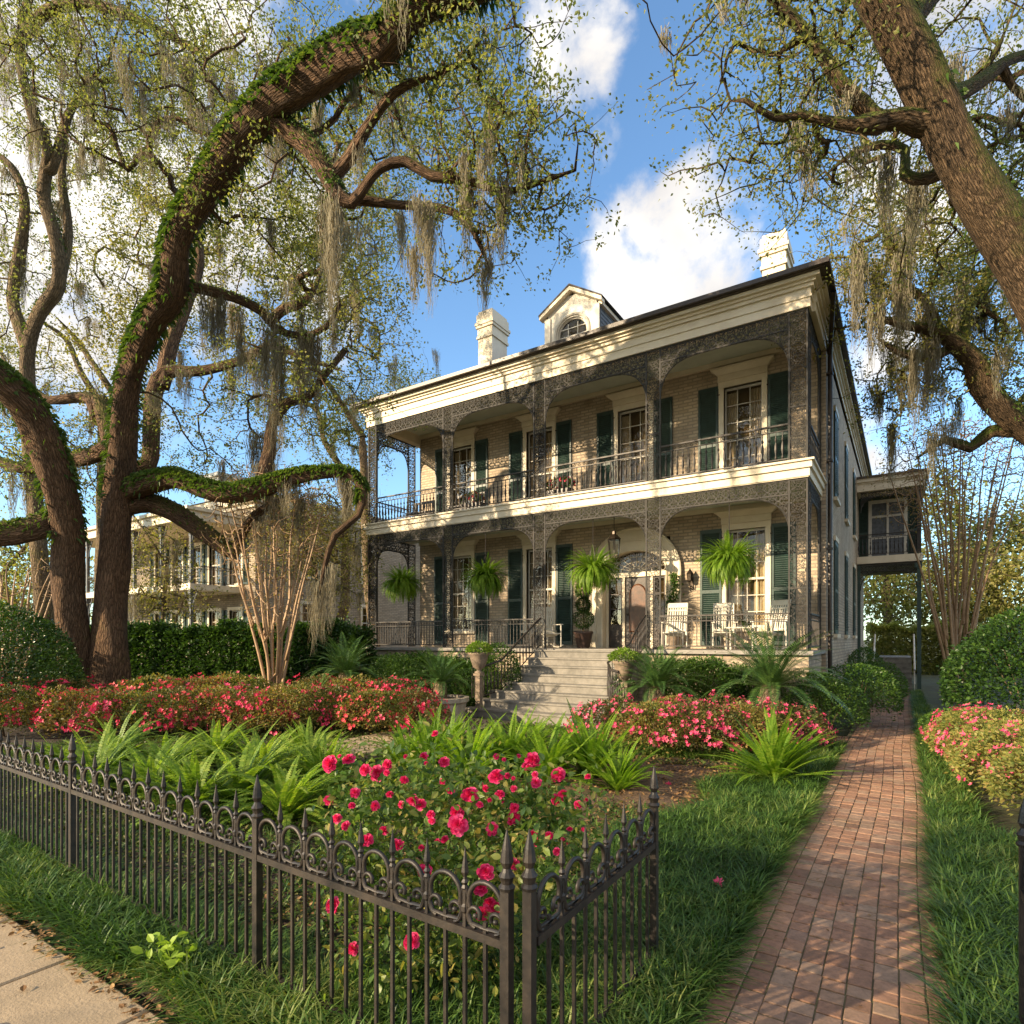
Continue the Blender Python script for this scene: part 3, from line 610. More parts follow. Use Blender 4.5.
    win = mk('window', w, M['white'], dm); g = MB(); pts = [(x, yb+.02, 11.4), (x+.52, yb+.02, 11.0)]+[(a_, yb+.02, b_) for a_, b_ in arch_pts(x, 11.72, .52, .48, 12)]+[(x-.52, yb+.02, 11.0), (x+.52, yb+.02, 11.0)]
    g.add(pts, [np.array([(0, i, i+1)]) for i in range(1, len(pts)-1)]); mk('pane', g, M['glass'], win)
    g = MB(); g.box(x-.6, x+.6, yf+.3, yf+.32, 10.8, 12.3); mk('dark_room_panel', g, M['room'], win)
dormer()
# ---- cast iron lace
def tile_segs():
    s = []
    def curve(P, w): s.extend([(P[i][0], P[i][1], P[i+1][0], P[i+1][1], w) for i in range(len(P)-1)])
    c = .5
    curve([(c+.13*math.cos(t), c+.13*math.sin(t)) for t in np.linspace(0, 6.2832, 9)], .06)
    for q in range(4):
        a = q*math.pi/2
        def ro(x, y): return (c+x*math.cos(a)-y*math.sin(a), c+x*math.sin(a)+y*math.cos(a))
        curve([ro(*p) for p in [(.13, .0), (.22, .10), (.34, .12), (.43, .04), (.40, -.07), (.30, -.07), (.30, .02)]], .06)
        curve([ro(*p) for p in [(.30, -.12), (.40, -.22), (.40, -.34), (.28, -.40), (.20, -.32), (.28, -.26)]], .055)
        curve([ro(*p) for p in [(.12, .12), (.20, .24), (.32, .30), (.46, .30)]], .05)
        curve([ro(*p) for p in [(.46, .5), (.46, .42), (.5, .38)]], .12)
        curve([ro(*p) for p in [(.2, .2), (.27, .27)]], .12)
    return np.array(s)
TS = tile_segs()
def lace(x0, x1, z0, z1, s, inside=None, wscale=1.0):
    nx = max(1, round((x1-x0)/s)); nz = max(1, round((z1-z0)/s)); sx, sz = (x1-x0)/nx, (z1-z0)/nz; out_ = []
    for i in range(nx):
        for j in range(nz):
            t = TS.copy(); 
            if (i+j) % 2: t[:, [0, 2]] = 1-t[:, [0, 2]]
            t[:, 0] = x0+(i+t[:, 0])*sx; t[:, 2] = x0+(i+t[:, 2])*sx; t[:, 1] = z0+(j+t[:, 1])*sz; t[:, 3] = z0+(j+t[:, 3])*sz; t[:, 4] *= s*wscale
            out_.append(t)
    t = np.concatenate(out_)
    if inside is not None: t = t[inside((t[:, 0]+t[:, 2])/2, (t[:, 1]+t[:, 3])/2)]
    return t
def segs_to_mb(mb, t, axis, const, th=.022):
    n = len(t); d = t[:, 2:4]-t[:, 0:2]; l = np.linalg.norm(d, axis=1)+1e-9; d = d/l[:, None]; nrm = np.stack([-d[:, 1], d[:, 0]], -1)*(t[:, 4]/2)[:, None]
    a = t[:, 0:2]-d*(t[:, 4]*.3)[:, None]; b = t[:, 2:4]+d*(t[:, 4]*.3)[:, None]
    V2 = np.stack([a-nrm, b-nrm, b+nrm, a+nrm], 1); V = np.zeros((n, 8, 3)); dep = np.random.default_rng(1).uniform(.7, 1.1, n)*th/2
    for k, sg in ((0, -1), (4, 1)):
        if axis == 'x': V[:, k:k+4, 0] = V2[:, :, 0]; V[:, k:k+4, 1] = const+sg*dep[:, None]
        else: V[:, k:k+4, 1] = V2[:, :, 0]; V[:, k:k+4, 0] = const+sg*dep[:, None]
        V[:, k:k+4, 2] = V2[:, :, 1]
    F = np.array([(0,1,2,3),(7,6,5,4),(0,4,5,1),(1,5,6,2),(2,6,7,3),(3,7,4,0)]); Fa = (F[None]+(np.arange(n)*8)[:, None, None]).reshape(-1, 4)
    mb.add(V.reshape(-1, 3), Fa)
COLX = [HX0+.22+i*(HX1-HX0-.44)/4 for i in range(5)]
def column(axis, const, c, z0, z1, w=.36):
    mb = MB(); segs_to_mb(mb, lace(c-w/2+.02, c+w/2-.02, z0+.02, z1-.02, .25, wscale=.66), axis, const)
    for e in (c-w/2, c+w/2):
        if axis == 'x': mb.box(e-.018, e+.018, const-.02, const+.02, z0, z1)
        else: mb.box(const-.02, const+.02, e-.018, e+.018, z0, z1)
    for z in (z0, z0+(z1-z0)*.36, z1-.04):
        if axis == 'x': mb.box(c-w/2+.018, c+w/2-.018, const-.015, const+.015, z, z+.035)
        else: mb.box(const-.015, const+.015, c-w/2+.018, c+w/2-.018, z, z+.035)
    mk('lace_column', mb, M['lace'], house)
def bay(axis, const, a, b, ztop, beam, drop, name='lace_arch'):
    cx, hw = (a+b)/2, (b-a)/2
    zf = lambda x: ztop-beam-drop*(1-np.power(np.clip(1-np.abs((x-cx)/hw)**4.5, 0, 1), .55))
    mb = MB(); segs_to_mb(mb, lace(a, b, ztop-beam-drop, ztop, .23, inside=lambda x, z: z > zf(x), wscale=.85), axis, const)
    xs = cx+hw*np.sin(np.linspace(-math.pi/2, math.pi/2, 30)); P = [(x, const, float(zf(x))) if axis == 'x' else (const, x, float(zf(x))) for x in xs]
    mb.tube(P, .017, 4)
    for z in (ztop-beam, ztop-.03):
        if axis == 'x': mb.box(a, b, const-.018, const+.018, z, z+.03)
        else: mb.box(const-.018, const+.018, a, b, z, z+.03)
    mk(name, mb, M['lace'], house)
def railing(axis, const, a, b, z0, h, parent=house, fancy=True, name='railing', mat='iron'):
    mb = MB(); n = max(2, round((b-a)/(.14 if fancy else .115)))
    def bx(p, q, d, za, zb):
        if axis == 'x': mb.box(p, q, const-d, const+d, za, zb)
        else: mb.box(const-d, const+d, p, q, za, zb)
    bx(a, b, .03, z0+h-.035, z0+h); bx(a, b, .018, z0+h-.16, z0+h-.14); bx(a, b, .018, z0+.08, z0+.105)
    for i in range(n+1):
        x = a+(b-a)*i/n
        c = (x, const, z0) if axis == 'x' else (const, x, z0)
        if fancy: mb.lathe(c, [(.012, .10), (.03, .14), (.012, .2), (.034, .32), (.028, .42), (.011, .5), (.03, .55), (.012, .6), (.011, h-.16)], 5)
        else: bx(x-.007, x+.007, .007, z0+.1, z0+h-.03)
        if i < n:
            xm = x+(b-a)/n/2; r_ = .032
            Q = [((xm+r_*math.cos(t)), z0+h-.087+r_*math.sin(t)) for t in np.linspace(0, 6.28, 8)]
            mb.tube([(p, const, q) if axis == 'x' else (const, p, q) for p, q in Q], .007, 4)
    mk(name, mb, M[mat], parent)
for x in COLX:
    column('x', HY+.06, x, 5.885, 9.22); column('x', HY+.06, x, 1.69, 5.50)
for (c, X) in ((HY+.28, HX1-.03), (HY+.28, HX0+.03), (WY-.22, HX1-.03), (WY-.22, HX0+.03)):
    column('y', X, c, 5.885, 9.22, .36); column('y', X, c, 1.69, 5.50, .36)
for i in range(4):
    a, b = COLX[i]+.18, COLX[i+1]-.18
    bay('x', HY+.06, a, b, 9.22, .38, .85); bay('x', HY+.06, a, b, 5.50, .34, .8)
    railing('x', HY+.08, a, b, 5.885, .88)
    if i != 2: railing('x', HY+.05, a, b, 1.69, .85, fancy=False)
for X in (HX1-.03, HX0+.03):
    a, b = HY+.46, WY-.40; bay('y', X, a, b, 9.22, .40, .8); bay('y', X, a, b, 5.50, .38, .75); railing('y', X, a, b, 5.885, .88); railing('y', X, a, b, 1.69, .85, fancy=False)
# downspout
def spout(m):
    m.tube([(HX1+.4, HY+.9, 9.86), (HX1+.3, HY+1.6, 9.5), (SX+.08, WY+.08, 9.1), (SX+.08, WY+.08, 5), (SX+.08, WY+.08, .2)], .055, 8)
    for z in (8.6, 6.4, 4.2, 2.0): m.box(SX+.0, SX+.15, WY, WY+.16, z, z+.05)
part('downspout', M['darkwood'], spout)
# wall sconce
def sconce(m):
    x, z = -5.02, 3.6; m.box(x-.05, x+.05, WY-.03, WY, z-.25, z+.1); m.tube([(x, WY-.03, z-.15), (x, WY-.16, z-.2), (x, WY-.18, z-.05)], .014, 5)
    m.lathe((x, WY-.18, z-.05), [(.03, 0), (.07, .04), (.09, .22), (.1, .24), (.03, .34), (0, .4)], 6)
part('wall_sconce', M['bronze'], sconce)
# hanging porch lantern
def lantern():
    x, y = -6.6, 15.15; lt = thing('porch_lantern', 'large bronze glass lantern hanging above the front steps', 'lantern', (x, y, 4.1))
    m = MB(); m.tube([(x, y, 5.55), (x, y, 4.92)], .012, 5); m.lathe((x, y, 4.1), [(.0, .82), (.05, .78), (.06, .70), (.17, .60), (.2, .56), (.17, .54)], 6)
    m.lathe((x, y, 4.1), [(.0, -.08), (.04, -.04), (.1, .02), (.12, .05)], 6)
    for k in range(6):
        a = k*math.pi/3; m.tube([(x+.12*math.cos(a), y+.12*math.sin(a), 4.15), (x+.175*math.cos(a), y+.175*math.sin(a), 4.66)], .012, 4)
    mk('frame', m, M['bronze'], lt); g = MB(); g.lathe((x, y, 4.1), [(.11, .05), (.165, .55)], 6); mk('pane', g, M['glass'], lt)
    c = MB(); c.lathe((x, y, 4.12), [(.02, 0), (.02, .25), (0, .27)], 6); mk('candle', c, M['white'], lt)
lantern()
# ---- rear side wing over the path end
def wing():
    x0, x1, y0, y1 = SX+.01, .55, 28.5, 33.0
    w = thing('side_wing', 'narrow two storey side wing with a small balcony over the end of the brick path', 'wing', (-.5, 28.5, 0)) if 0 else None
    P = house
    part('wing_wall', M['shutter'], lambda m: (m.box(x0, x1-.1, y0+1.3, y1, 5.35, 8.3)))  # dark shutter paint puts the shade of this wall into its colour
    part('wing_cornice', M['cream'], lambda m: (m.box(x0, x1+.1, y0-.1, y1, 8.0, 8.3), m.box(x0, x1+.13, y0-.14, y1, 8.3, 8.36), m.box(x0, x1+.16, y0-.22, y1, 8.36, 8.5)))
    part('wing_roof', M['roof'], lambda m: m.box(x0, x1+.22, y0-.3, y1, 8.503, 8.58))
    part('balcony_floor', M['cream'], lambda m: (m.box(x0, x1+.05, y0-.05, y1, 5.05, 5.34),))
    part('wing_ceiling', M['darkwood'], lambda m: m.box(x0, x1, y0+.05, y1, 4.98, 5.045))
    tf = front((x0+x1)/2-.05, 5.36, y0+1.3)
    # french door
    f = MB(); wd, h = 1.15, 2.35
    f.box(-wd/2-.12, -wd/2, -.06, -.002, 0, h); f.box(wd/2, wd/2+.12, -.06, -.002, 0, h); f.box(-wd/2-.12, wd/2+.12, -.06, -.002, h, h+.14); f.box(-.04, .04, -.05, -.002, 0, h)
    for z in (0, .85, 1.75): f.box(-wd/2, -.04, -.05, -.002, z, z+.09); f.box(.04, wd/2, -.05, -.002, z, z+.09)
    fd = mk('french_door', f.xf(tf), M['white'], P); g = MB(); g.box(-wd/2, wd/2, -.02, -.012, .09, h); mk('pane', g.xf(tf), M['slate'], fd)
    for s_ in (-1, 1): shutter(P, front((x0+x1)/2-.05+s_*.88, 5.36, y0+1.3), .4, 2.4, -s_)
    railing('x', y0+.03, x0+.05, x1-.05, 5.34, .9, P); railing('y', x1-.03, y0+.1, y0+1.25, 5.34, .9, P)
    for z0, z1 in ((0, 4.98), (5.34, 8.0)):
        mb = MB(); mb.box(x1-.14, x1-.0, y0+.0, y0+.14, z0, z1); mb.box(x1-.22, x1+.03, y0-.03, y0+.2, z1-.2, z1-.003); mk('post', mb, M['shutter'] if z0 == 0 else M['iron'], P)
    mb = MB(); mb.box(x0+.01, x0+.12, y0+.02, y0+.13, 0, 4.98); mk('post', mb, M['shutter'], P)
    bay('x', y0+.07, x0+.12, x1-.14, 4.96, .25, .75); bay('x', y0+.07, x0+.12, x1-.14, 7.98, .22, .6)
    # steps and landing
    s = MB(); n = 7
    for i in range(n): s.box(-.95, .22, 26.0+i*.3, 26.0+(i+1)*.3 if i < n-1 else y0+4, 0, (i+1)*.175)
    for i in range(n): s.box(-.97, .24, 26.0+i*.3-.03, 26.0+i*.3+.03, (i+1)*.175+.003, (i+1)*.175+.03)
    mk('back_steps', s, M['step'], P)
    for x in (-1.0, .3):
        r = MB()
        r.tube([(x, 26, .85), (x, 28.3, 2.15)], .03, 6); r.tube([(x, 26, .35), (x, 28.3, 1.6)], .02, 6)
        for i in range(9): y = 26.05+i*.27; zz = .0+i*.15; r.box(x-.012, x+.012, y-.012, y+.012, zz, zz+.86)
        mk('step_railing', r, M['white'], P)
wing()
# ---- front steps, flared at the bottom
st = MB(); n = 8
for i in range(n):
    z1 = 1.665-(i+1)*.2; yb = HY-.14-i*.33; fl = max(0, i-3)*.16; x0, x1 = -8.45-fl, -5.62+fl*.3
    st.box(x0, x1, yb-.33-.0, yb, 0, z1+.2-.045); st.box(x0-.02, x1+.02, yb-.36, yb+.0-.004, z1+.2-.042, z1+.2)
mk('front_steps', st, M['step'], house)
def stair_rail(sx, xt, xb, name='stair_railing'):
    P = [(xt, HY-.05, 2.54), (xt, HY-.5, 2.30), (xt-.05*sx, HY-1.2, 1.85), (xb+.25*sx, HY-2.0, 1.42), (xb, HY-2.4, 1.28), (xb-.25*sx, HY-2.55, 1.25)]
    P = np.array(P); t = np.linspace(0, 5, 26); Q = np.stack([np.interp(t, range(6), P[:, k]) for k in range(3)], -1)
    mb = MB(); mb.tube(Q, .028, 6); lowq = Q.copy(); lowq[:, 2] -= .74; mb.tube(lowq, .016, 5)
    for q in Q: mb.lathe((q[0], q[1], q[2]-.76), [(.008, 0), (.02, .2), (.026, .3), (.01, .42), (.02, .5), (.008, .56), (.008, .75)], 5)
    mk(name, mb, M['iron'], house)
stair_rail(1, -8.5, -8.75); stair_rail(-1, -5.45, -5.35)
# ---- flat neighbour house on the left, through the trees
def neighbour():
    H2 = thing('neighbour_house', 'cream two storey house with corner balcony behind the hedge at left', 'house', (-30, 20, 0))
    X1 = -26.0; Y0 = 17.3
    wl = MB(); holes = [(x-.5, x+.5, z0, z0+2.2) for x in (-27.6, -29.4, -31.2, -33.0, -34.8) for z0 in (4.65, 1.2)]
    wall_cells(wl, -40, X1, 0, 8.3, holes, lambda V: V+np.array([0, Y0, 0]))
    sh = [(20.4, 2.0), (24.5, 2.0), (20.4, 5.2), (24.5, 5.2)]
    wall_cells(wl, Y0, 34, 0, 8.3, [(y-.45, y+.45, z, z+1.8) for y, z in sh], side(0, 0, X1))
    mk('wall', wl, M['brick_grey'], H2)
    for (a, b, z0, z1) in holes:
        window(H2, front((a+b)/2, z0, Y0), 1.0, 2.2, 2, 4, head=False)
    for y, z in sh: window(H2, side(y, z, X1), .9, 1.8, 2, 4, head=False)
    for (a, b, z0, z1) in holes:
        for s_ in (-1, 1): shutter(H2, front((a+b)/2+s_*.86, z0-.02, Y0), .4, 2.25, -s_)
    P = lambda n_, m_, f: part(n_, m_, f, H2)
    P('roof', M['slate'], lambda m: m.add([(-40.5,16.9,8.92),(X1+.5,16.9,8.92),(X1+.5,34.5,8.92),(-40.5,34.5,8.92),(-33,25,11.2)], [np.array([(0,1,2,3)]), np.array([(0,1,4),(1,2,4),(2,3,4),(3,0,4)])]))
    P('cornice', M['cream'], lambda m: (m.box(-40.3, X1+.3, 17.0, 34.3, 8.5, 8.9), m.box(-40.1, X1+.12, 17.18, 34.1, 8.303, 8.5)))
    gx1, gy0 = -26.9, 14.7
    P('balcony_floor', M['cream'], lambda m: m.box(-40, gx1+.1, gy0-.1, Y0-.01, 4.2, 4.48))
    P('porch_floor', M['floor'], lambda m: m.box(-40, gx1+.1, gy0-.1, Y0-.01, .6, .8))
    P('balcony_roof', M['cream'], lambda m: (m.box(-40, gx1+.25, gy0-.25, Y0-.01, 7.35, 7.75), m.box(-40, gx1+.4, gy0-.4, Y0-.01, 7.75, 7.9)))
    xs = [gx1-.1-i*2.6 for i in range(6)]
    for x in xs:
        for z0, z1 in ((.8, 4.2), (4.48, 7.35)):
            mb = MB(); mb.box(x-.07, x+.07, gy0, gy0+.14, z0, z1-.25); mb.box(x-.11, x+.11, gy0-.04, gy0+.18, z1-.25, z1-.003); mk('post', mb, M['slate'], H2)
            bk = MB()
            for s_ in (-1, 1):
                bk.tube([(x+s_*.07, gy0+.07, z1-1.0), (x+s_*.2, gy0+.07, z1-.55), (x+s_*.55, gy0+.07, z1-.06)], .03, 5); bk.tube([(x+s_*.1, gy0+.07, z1-.3), (x+s_*.3, gy0+.07, z1-.3)], .02, 4)
            mk('bracket', bk, M['slate'], H2)
    for i in range(5): railing('x', gy0+.05, xs[i+1]+.07, xs[i]-.07, 4.48, .85, H2, fancy=False)
    railing('y', gx1-.05, gy0+.1, Y0-.05, 4.48, .85, H2, fancy=False)
    mb = MB(); mb.box(-30.9, -29.6, 17.6, 19, 8.9, 10.4); mb.box(-31, -29.5, 17.5, 19.1, 10.4, 10.6); mk('dormer', mb, M['white'], H2)
neighbour()
# ------------------------------------------------------------ trees
def catmull(P, step):
    P = np.asarray(P, float); out_ = []
    Q = np.vstack([2*P[0]-P[1], P, 2*P[-1]-P[-2]])
    for i in range(1, len(Q)-2):
        n = max(2, int(np.linalg.norm(Q[i+1][:3]-Q[i][:3])/step))
        for t in np.arange(n)/n:
            t2, t3 = t*t, t*t*t
            out_.append(.5*((2*Q[i])+(-Q[i-1]+Q[i+1])*t+(2*Q[i-1]-5*Q[i]+4*Q[i+1]-Q[i+2])*t2+(-Q[i-1]+3*Q[i]-3*Q[i+1]+Q[i+2])*t3))
    out_.append(Q[-2]); return np.array(out_)
def limb(pts, D=None):
    """pts (u, v, half width px, depth)"""
    o = []
    for (u, v, r, d) in pts: p = PX(u, v, d); o.append((*p, r*d/FPX))
    return np.array(o)
class Tree:
    def __init__(s, seed):
        s.P = []; s.par = []; s.R = []; s.limbs = []; s.rg = np.random.default_rng(seed)
    def limb(s, pts, step=.3, attach=True):
        C = catmull(pts, step); idx = []
        p = -1
        if s.P and attach:
            A = np.array(s.P); p = int(np.argmin(np.linalg.norm(A-C[0][:3], axis=1)))
        for c in C: s.P.append(c[:3]); s.R.append(max(c[3], .006)); s.par.append(p); p = len(s.P)-1; idx.append(p)
        s.limbs.append(idx); return idx
    def grow(s, T, gnarl=.22, step=.4, rmin=.008, rmax=.09, from_idx=None, droop=0.0):
        """connect each target to the nearest part of the tree through a bent path"""
        rg = s.rg; T = np.asarray(T); base = len(s.P)
        if from_idx is None: from_idx = [i for i in range(len(s.P)) if s.R[i] < .45] or list(range(len(s.P)))
        cap = len(s.P)+len(T)*40; A = np.empty((cap, 3)); A[:] = 1e6
        for i in from_idx: A[i] = s.P[i]
        d0 = np.linalg.norm(T[:, None]-A[from_idx][None], axis=2).min(1) if len(from_idx)*len(T) < 4e7 else np.zeros(len(T))
        tips = []
        for t in T[np.argsort(d0)]:
            n = len(s.P); dd = np.linalg.norm(A[:n]-t, axis=1); j = int(np.argmin(dd)); l = dd[j]
            if l < .12: continue
            a = A[j].copy(); k = max(2, min(30, int(l/step)+1))
            pd = a-s.P[s.par[j]] if s.par[j] >= 0 else np.array([0, 0, 1.]); pd = pd/(np.linalg.norm(pd)+1e-6)
            mid = a+(t-a)*.45+pd*l*.22+rg.normal(0, gnarl*l*.35, 3)+np.array([0, 0, -droop*l]); mid2 = a+(t-a)*.75+rg.normal(0, gnarl*l*.3, 3)
            p = j
            for q in range(1, k+1):
                w = q/k; x = (1-w)**3*a+3*(1-w)**2*w*mid+3*(1-w)*w*w*mid2+w**3*t+(rg.normal(0, gnarl*step*.25, 3) if q < k else 0)
                s.P.append(x); s.par.append(p); s.R.append(-1); p = len(s.P)-1; A[p] = x
            tips.append(p)
        n = len(s.P); cnt = np.zeros(n); ch = np.zeros(n)
        for i in tips: cnt[i] += 1
        for i in range(n-1, -1, -1):
            if s.par[i] >= 0: cnt[s.par[i]] += cnt[i]
        for i in range(base, n): s.R[i] = min(rmax, rmin*max(cnt[i], 1)**.52)
        for i in range(base, n):
            if s.par[i] >= 0: s.R[i] = min(s.R[i], s.R[s.par[i]]*.95+.001)
        return tips
    def mesh(s, mb, noise_above=.15):
        n = len(s.P); P = np.array(s.P); best = {}
        kids = [[] for _ in range(n)]
        for i in range(n):
            if s.par[i] >= 0: kids[s.par[i]].append(i)
        fixed = {}
        for idx in s.limbs:
            for a, b in zip(idx[:-1], idx[1:]): fixed[a] = b
        used = np.zeros(n, bool)
        starts = [i for i in range(n) if s.par[i] < 0]
        stack = [(i, False) for i in starts]
        while stack:
            i, withpar = stack.pop()
            chain = ([s.par[i]] if withpar and s.par[i] >= 0 else [])+[i]
            cur = i
            while kids[cur]:
                nx = fixed.get(cur)
                if nx is None: nx = max(kids[cur], key=lambda q: s.R[q])
                for q in kids[cur]:
                    if q != nx: stack.append((q, True))
                chain.append(nx); cur = nx
            if len(chain) < 2: continue
            R = np.array([s.R[q] for q in chain])
            if withpar: R[0] = min(R[0], R[1]*1.35)
            if len(chain) > 3: R[-1] *= .25; R[-2] *= .6; R[-3] *= .85
            rm = R.max(); k = 4 if rm < .03 else 5 if rm < .06 else 8 if rm < .15 else 20
            mb.tube(P[chain], R, k, noise=.07 if rm > noise_above else 0)
    def nearest_px(s, u, v, rmin=0):
        P = np.array(s.P); dep = P@FW; uu = 512+FPX*(P@RT)/dep; vv = HOR-FPX*(P[:, 2]-CAMH)/dep
        d = np.hypot(uu-u, vv-v)+np.where(np.array(s.R) < rmin, 1e5, 0); i = int(np.argmin(d)); return P[i]
def ball(rg, n, blobs):
    """random points in weighted ellipsoids (u, v, D, ru px, rv px, rD m)"""
    w = np.array([b[3]*b[4]*(b[6] if len(b) > 6 else 1) for b in blobs], float); w /= w.sum(); out_ = []
    for b, k in zip(blobs, rg.multinomial(n, w)):
        d = rg.normal(size=(k, 3)); d /= np.linalg.norm(d, axis=1)[:, None]; d *= rg.uniform(0, 1, (k, 1))**.38
        c = PX(b[0], b[1], b[2]); s_ = b[2]/FPX
        out_.append(c+d[:, [0]]*RT*b[3]*s_+d[:, [1]]*np.array([0, 0, 1.])*b[4]*s_+d[:, [2]]*FW*b[5])
    return np.concatenate(out_)
def leaves_at(rg, pts, per, spread, size, tmpl=LEAF, down=.25):
    pts = np.asarray(pts); n = len(pts)*per; P = np.repeat(pts, per, 0)+rg.normal(0, spread, (n, 3))
    M_ = rotm(rg.uniform(0, 6.283, n), rg.normal(-down, .7, n), rg.normal(0, .8, n)); return P, M_, size*rg.uniform(.6, 1.3, n)
def moss_clump(mb, rg, top, length, width, n=None):
    """hanging strands gathered in a few pointed tails of unequal length"""
    n = n or int(50+length*90); nt_ = max(1, int(rg.integers(2, 5)+width*5))
    cen = rg.normal(0, width*.75, (nt_, 2)); tl = length*np.concatenate([[1.], rg.uniform(.3, .9, nt_-1)]); tw_ = rg.uniform(.025, .06, nt_)+width*.12
    for _ in range(n):
        q = int(rg.integers(nt_)); a0 = rg.normal(0, tw_[q]*1.25, 2); l = tl[q]*(rg.random()**.55)*.9+.1; st = tl[q]*.35*rg.random()**2; z0 = top[2]+rg.uniform(-.05, .06)-st; l = min(l, tl[q]-st+.08)
        k = max(3, int(l/.09)); t = np.linspace(0, 1, k+1); ph, am = rg.uniform(0, 6.28), rg.uniform(.008, .03); f = 1-.8*(t*l+st)/(tl[q]+.1)
        jx, jy = np.cumsum(rg.normal(0, .011, (2, k+1)), axis=1); x = top[0]+cen[q][0]+a0[0]*f+am*np.sin(t*l*11+ph)+jx; y = top[1]+cen[q][1]+a0[1]*f+am*np.cos(t*l*9+ph)+jy; z = z0-t*l
        a = rg.uniform(0, 3.14); w = rg.uniform(.0035, .009)*(1-.7*t)*(.7+.5*np.sin(t*9+ph)**2); dx, dy = math.cos(a)*w, math.sin(a)*w
        V = np.stack([np.stack([x-dx, y-dy, z], -1), np.stack([x+dx, y+dy, z], -1)], 1).reshape(-1, 3)
        i = np.arange(k)*2; mb.add(V, np.stack([i, i+1, i+3, i+2], -1))
def limbfern(mb, rg, tree, idx, dens, ln=.16, side=.9):
    """small ferns growing along the upper side of a limb"""
    for a, b in zip(idx[:-1], idx[1:]):
        p, q = tree.P[a], tree.P[b]; l = np.linalg.norm(q-p); n = rg.poisson(dens*l); t = (q-p)/(l+1e-9); upv = np.array([0, 0, 1.])-t*t[2]; nu = np.linalg.norm(upv)
        if nu < .05: upv = -RT-t*(-RT).dot(t)   # steep stems carry them on their outer side
        elif nu < .8: upv = upv/nu*.8+(-RT)*.25
        upv /= np.linalg.norm(upv); sd = np.cross(t, upv); ang = rg.normal(0, side, n); f = rg.random(n); r = tree.R[a]*.97
        nrm = np.cos(ang)[:, None]*upv+np.sin(ang)[:, None]*sd
        P = p+(q-p)*f[:, None]+nrm*r
        # frond direction: outward plus droop
        d = nrm+rg.normal(0, .5, (n, 3)); d /= np.linalg.norm(d, axis=1)[:, None]; L_ = ln*rg.uniform(.5, 1.3, n); w = np.cross(d, rg.normal(size=(n, 3))); w /= np.linalg.norm(w, axis=1)[:, None]; w *= (L_*.13)[:, None]
        m1 = P+d*(L_*.5)[:, None]; e = P+d*(L_*.85)[:, None]-np.array([0, 0, 1.])*(L_*.5)[:, None]
        V = np.stack([P, m1-w, e, m1+w], 1).reshape(-1, 3); k = np.arange(n)*4
        mb.add(V, np.concatenate([np.stack([k, k+1, k+2], -1), np.stack([k, k+2, k+3], -1)]))
def build_tree(name, label, seed, limbs, blobs, nt_, leafmat_, barkmat, per=7, leaf=.07, spread=.10, moss=(), rmoss=0, ferns=(), group=None, cat='oak tree', gnarl=.25, twig=True, rmax=.09, extra=None, mossl=(.5, 1.3), step=.4, twigs=2, dens_leaf=1.0):
    T = Tree(seed); ids = []
    for l in limbs: ids.append(T.limb(limb(l)))
    base = np.array(T.P[0]); root = thing(name, label, cat, (base[0], base[1], 0), group)
    rg = T.rg
    tg = ball(rg, nt_, blobs); tg = tg[tg[:, 2] > 1.2]
    tips = T.grow(tg, gnarl, step, rmax=rmax)
    nB = len(T.P)
    tp = np.array([T.P[i] for i in tips])
    if twig:
        tt = np.repeat(tp, twigs, 0)+rg.normal(0, .42, (len(tp)*twigs, 3)); tips2 = T.grow(tt, .3, .25, rmin=.006, rmax=.015, from_idx=tips); tp = np.concatenate([tp, np.array([T.P[i] for i in tips2])])
    mb = MB(); T.mesh(mb); mk('trunk', mb, M[barkmat], root, smooth=True)
    mb = MB(); P, M_, sc = leaves_at(rg, tp, per, spread, leaf); scatter(mb, LEAF[0], LEAF[1], M_, P, sc); mk('crown', mb, M[leafmat_], root)
    if moss or rmoss:
        mb = MB()
        for (u, v, l, w) in moss:
            p = T.nearest_px(u, v, .006); d = p@FW; moss_clump(mb, rg, p, l*d/FPX, w*d/FPX*1.15)
        cand = [i for i in range(nB) if .012 < T.R[i] < .12]
        for i in rg.choice(cand, min(rmoss, len(cand)), replace=False): moss_clump(mb, rg, T.P[i], rg.uniform(*mossl), rg.uniform(.06, .22), int(rg.uniform(60, 130)))
        o = mk('hanging_moss', mb, M['spanish'], root); o['kind'] = 'stuff'
    if ferns:
        mb = MB()
        for (k, a, b, dens, ln) in ferns:
            idx = ids[k]; n = len(idx); limbfern(mb, rg, T, idx[int(a*n):int(b*n)+1], dens, ln)
        o = mk('fern_growth', mb, M['resfern'], root); o['kind'] = 'stuff'
    return T
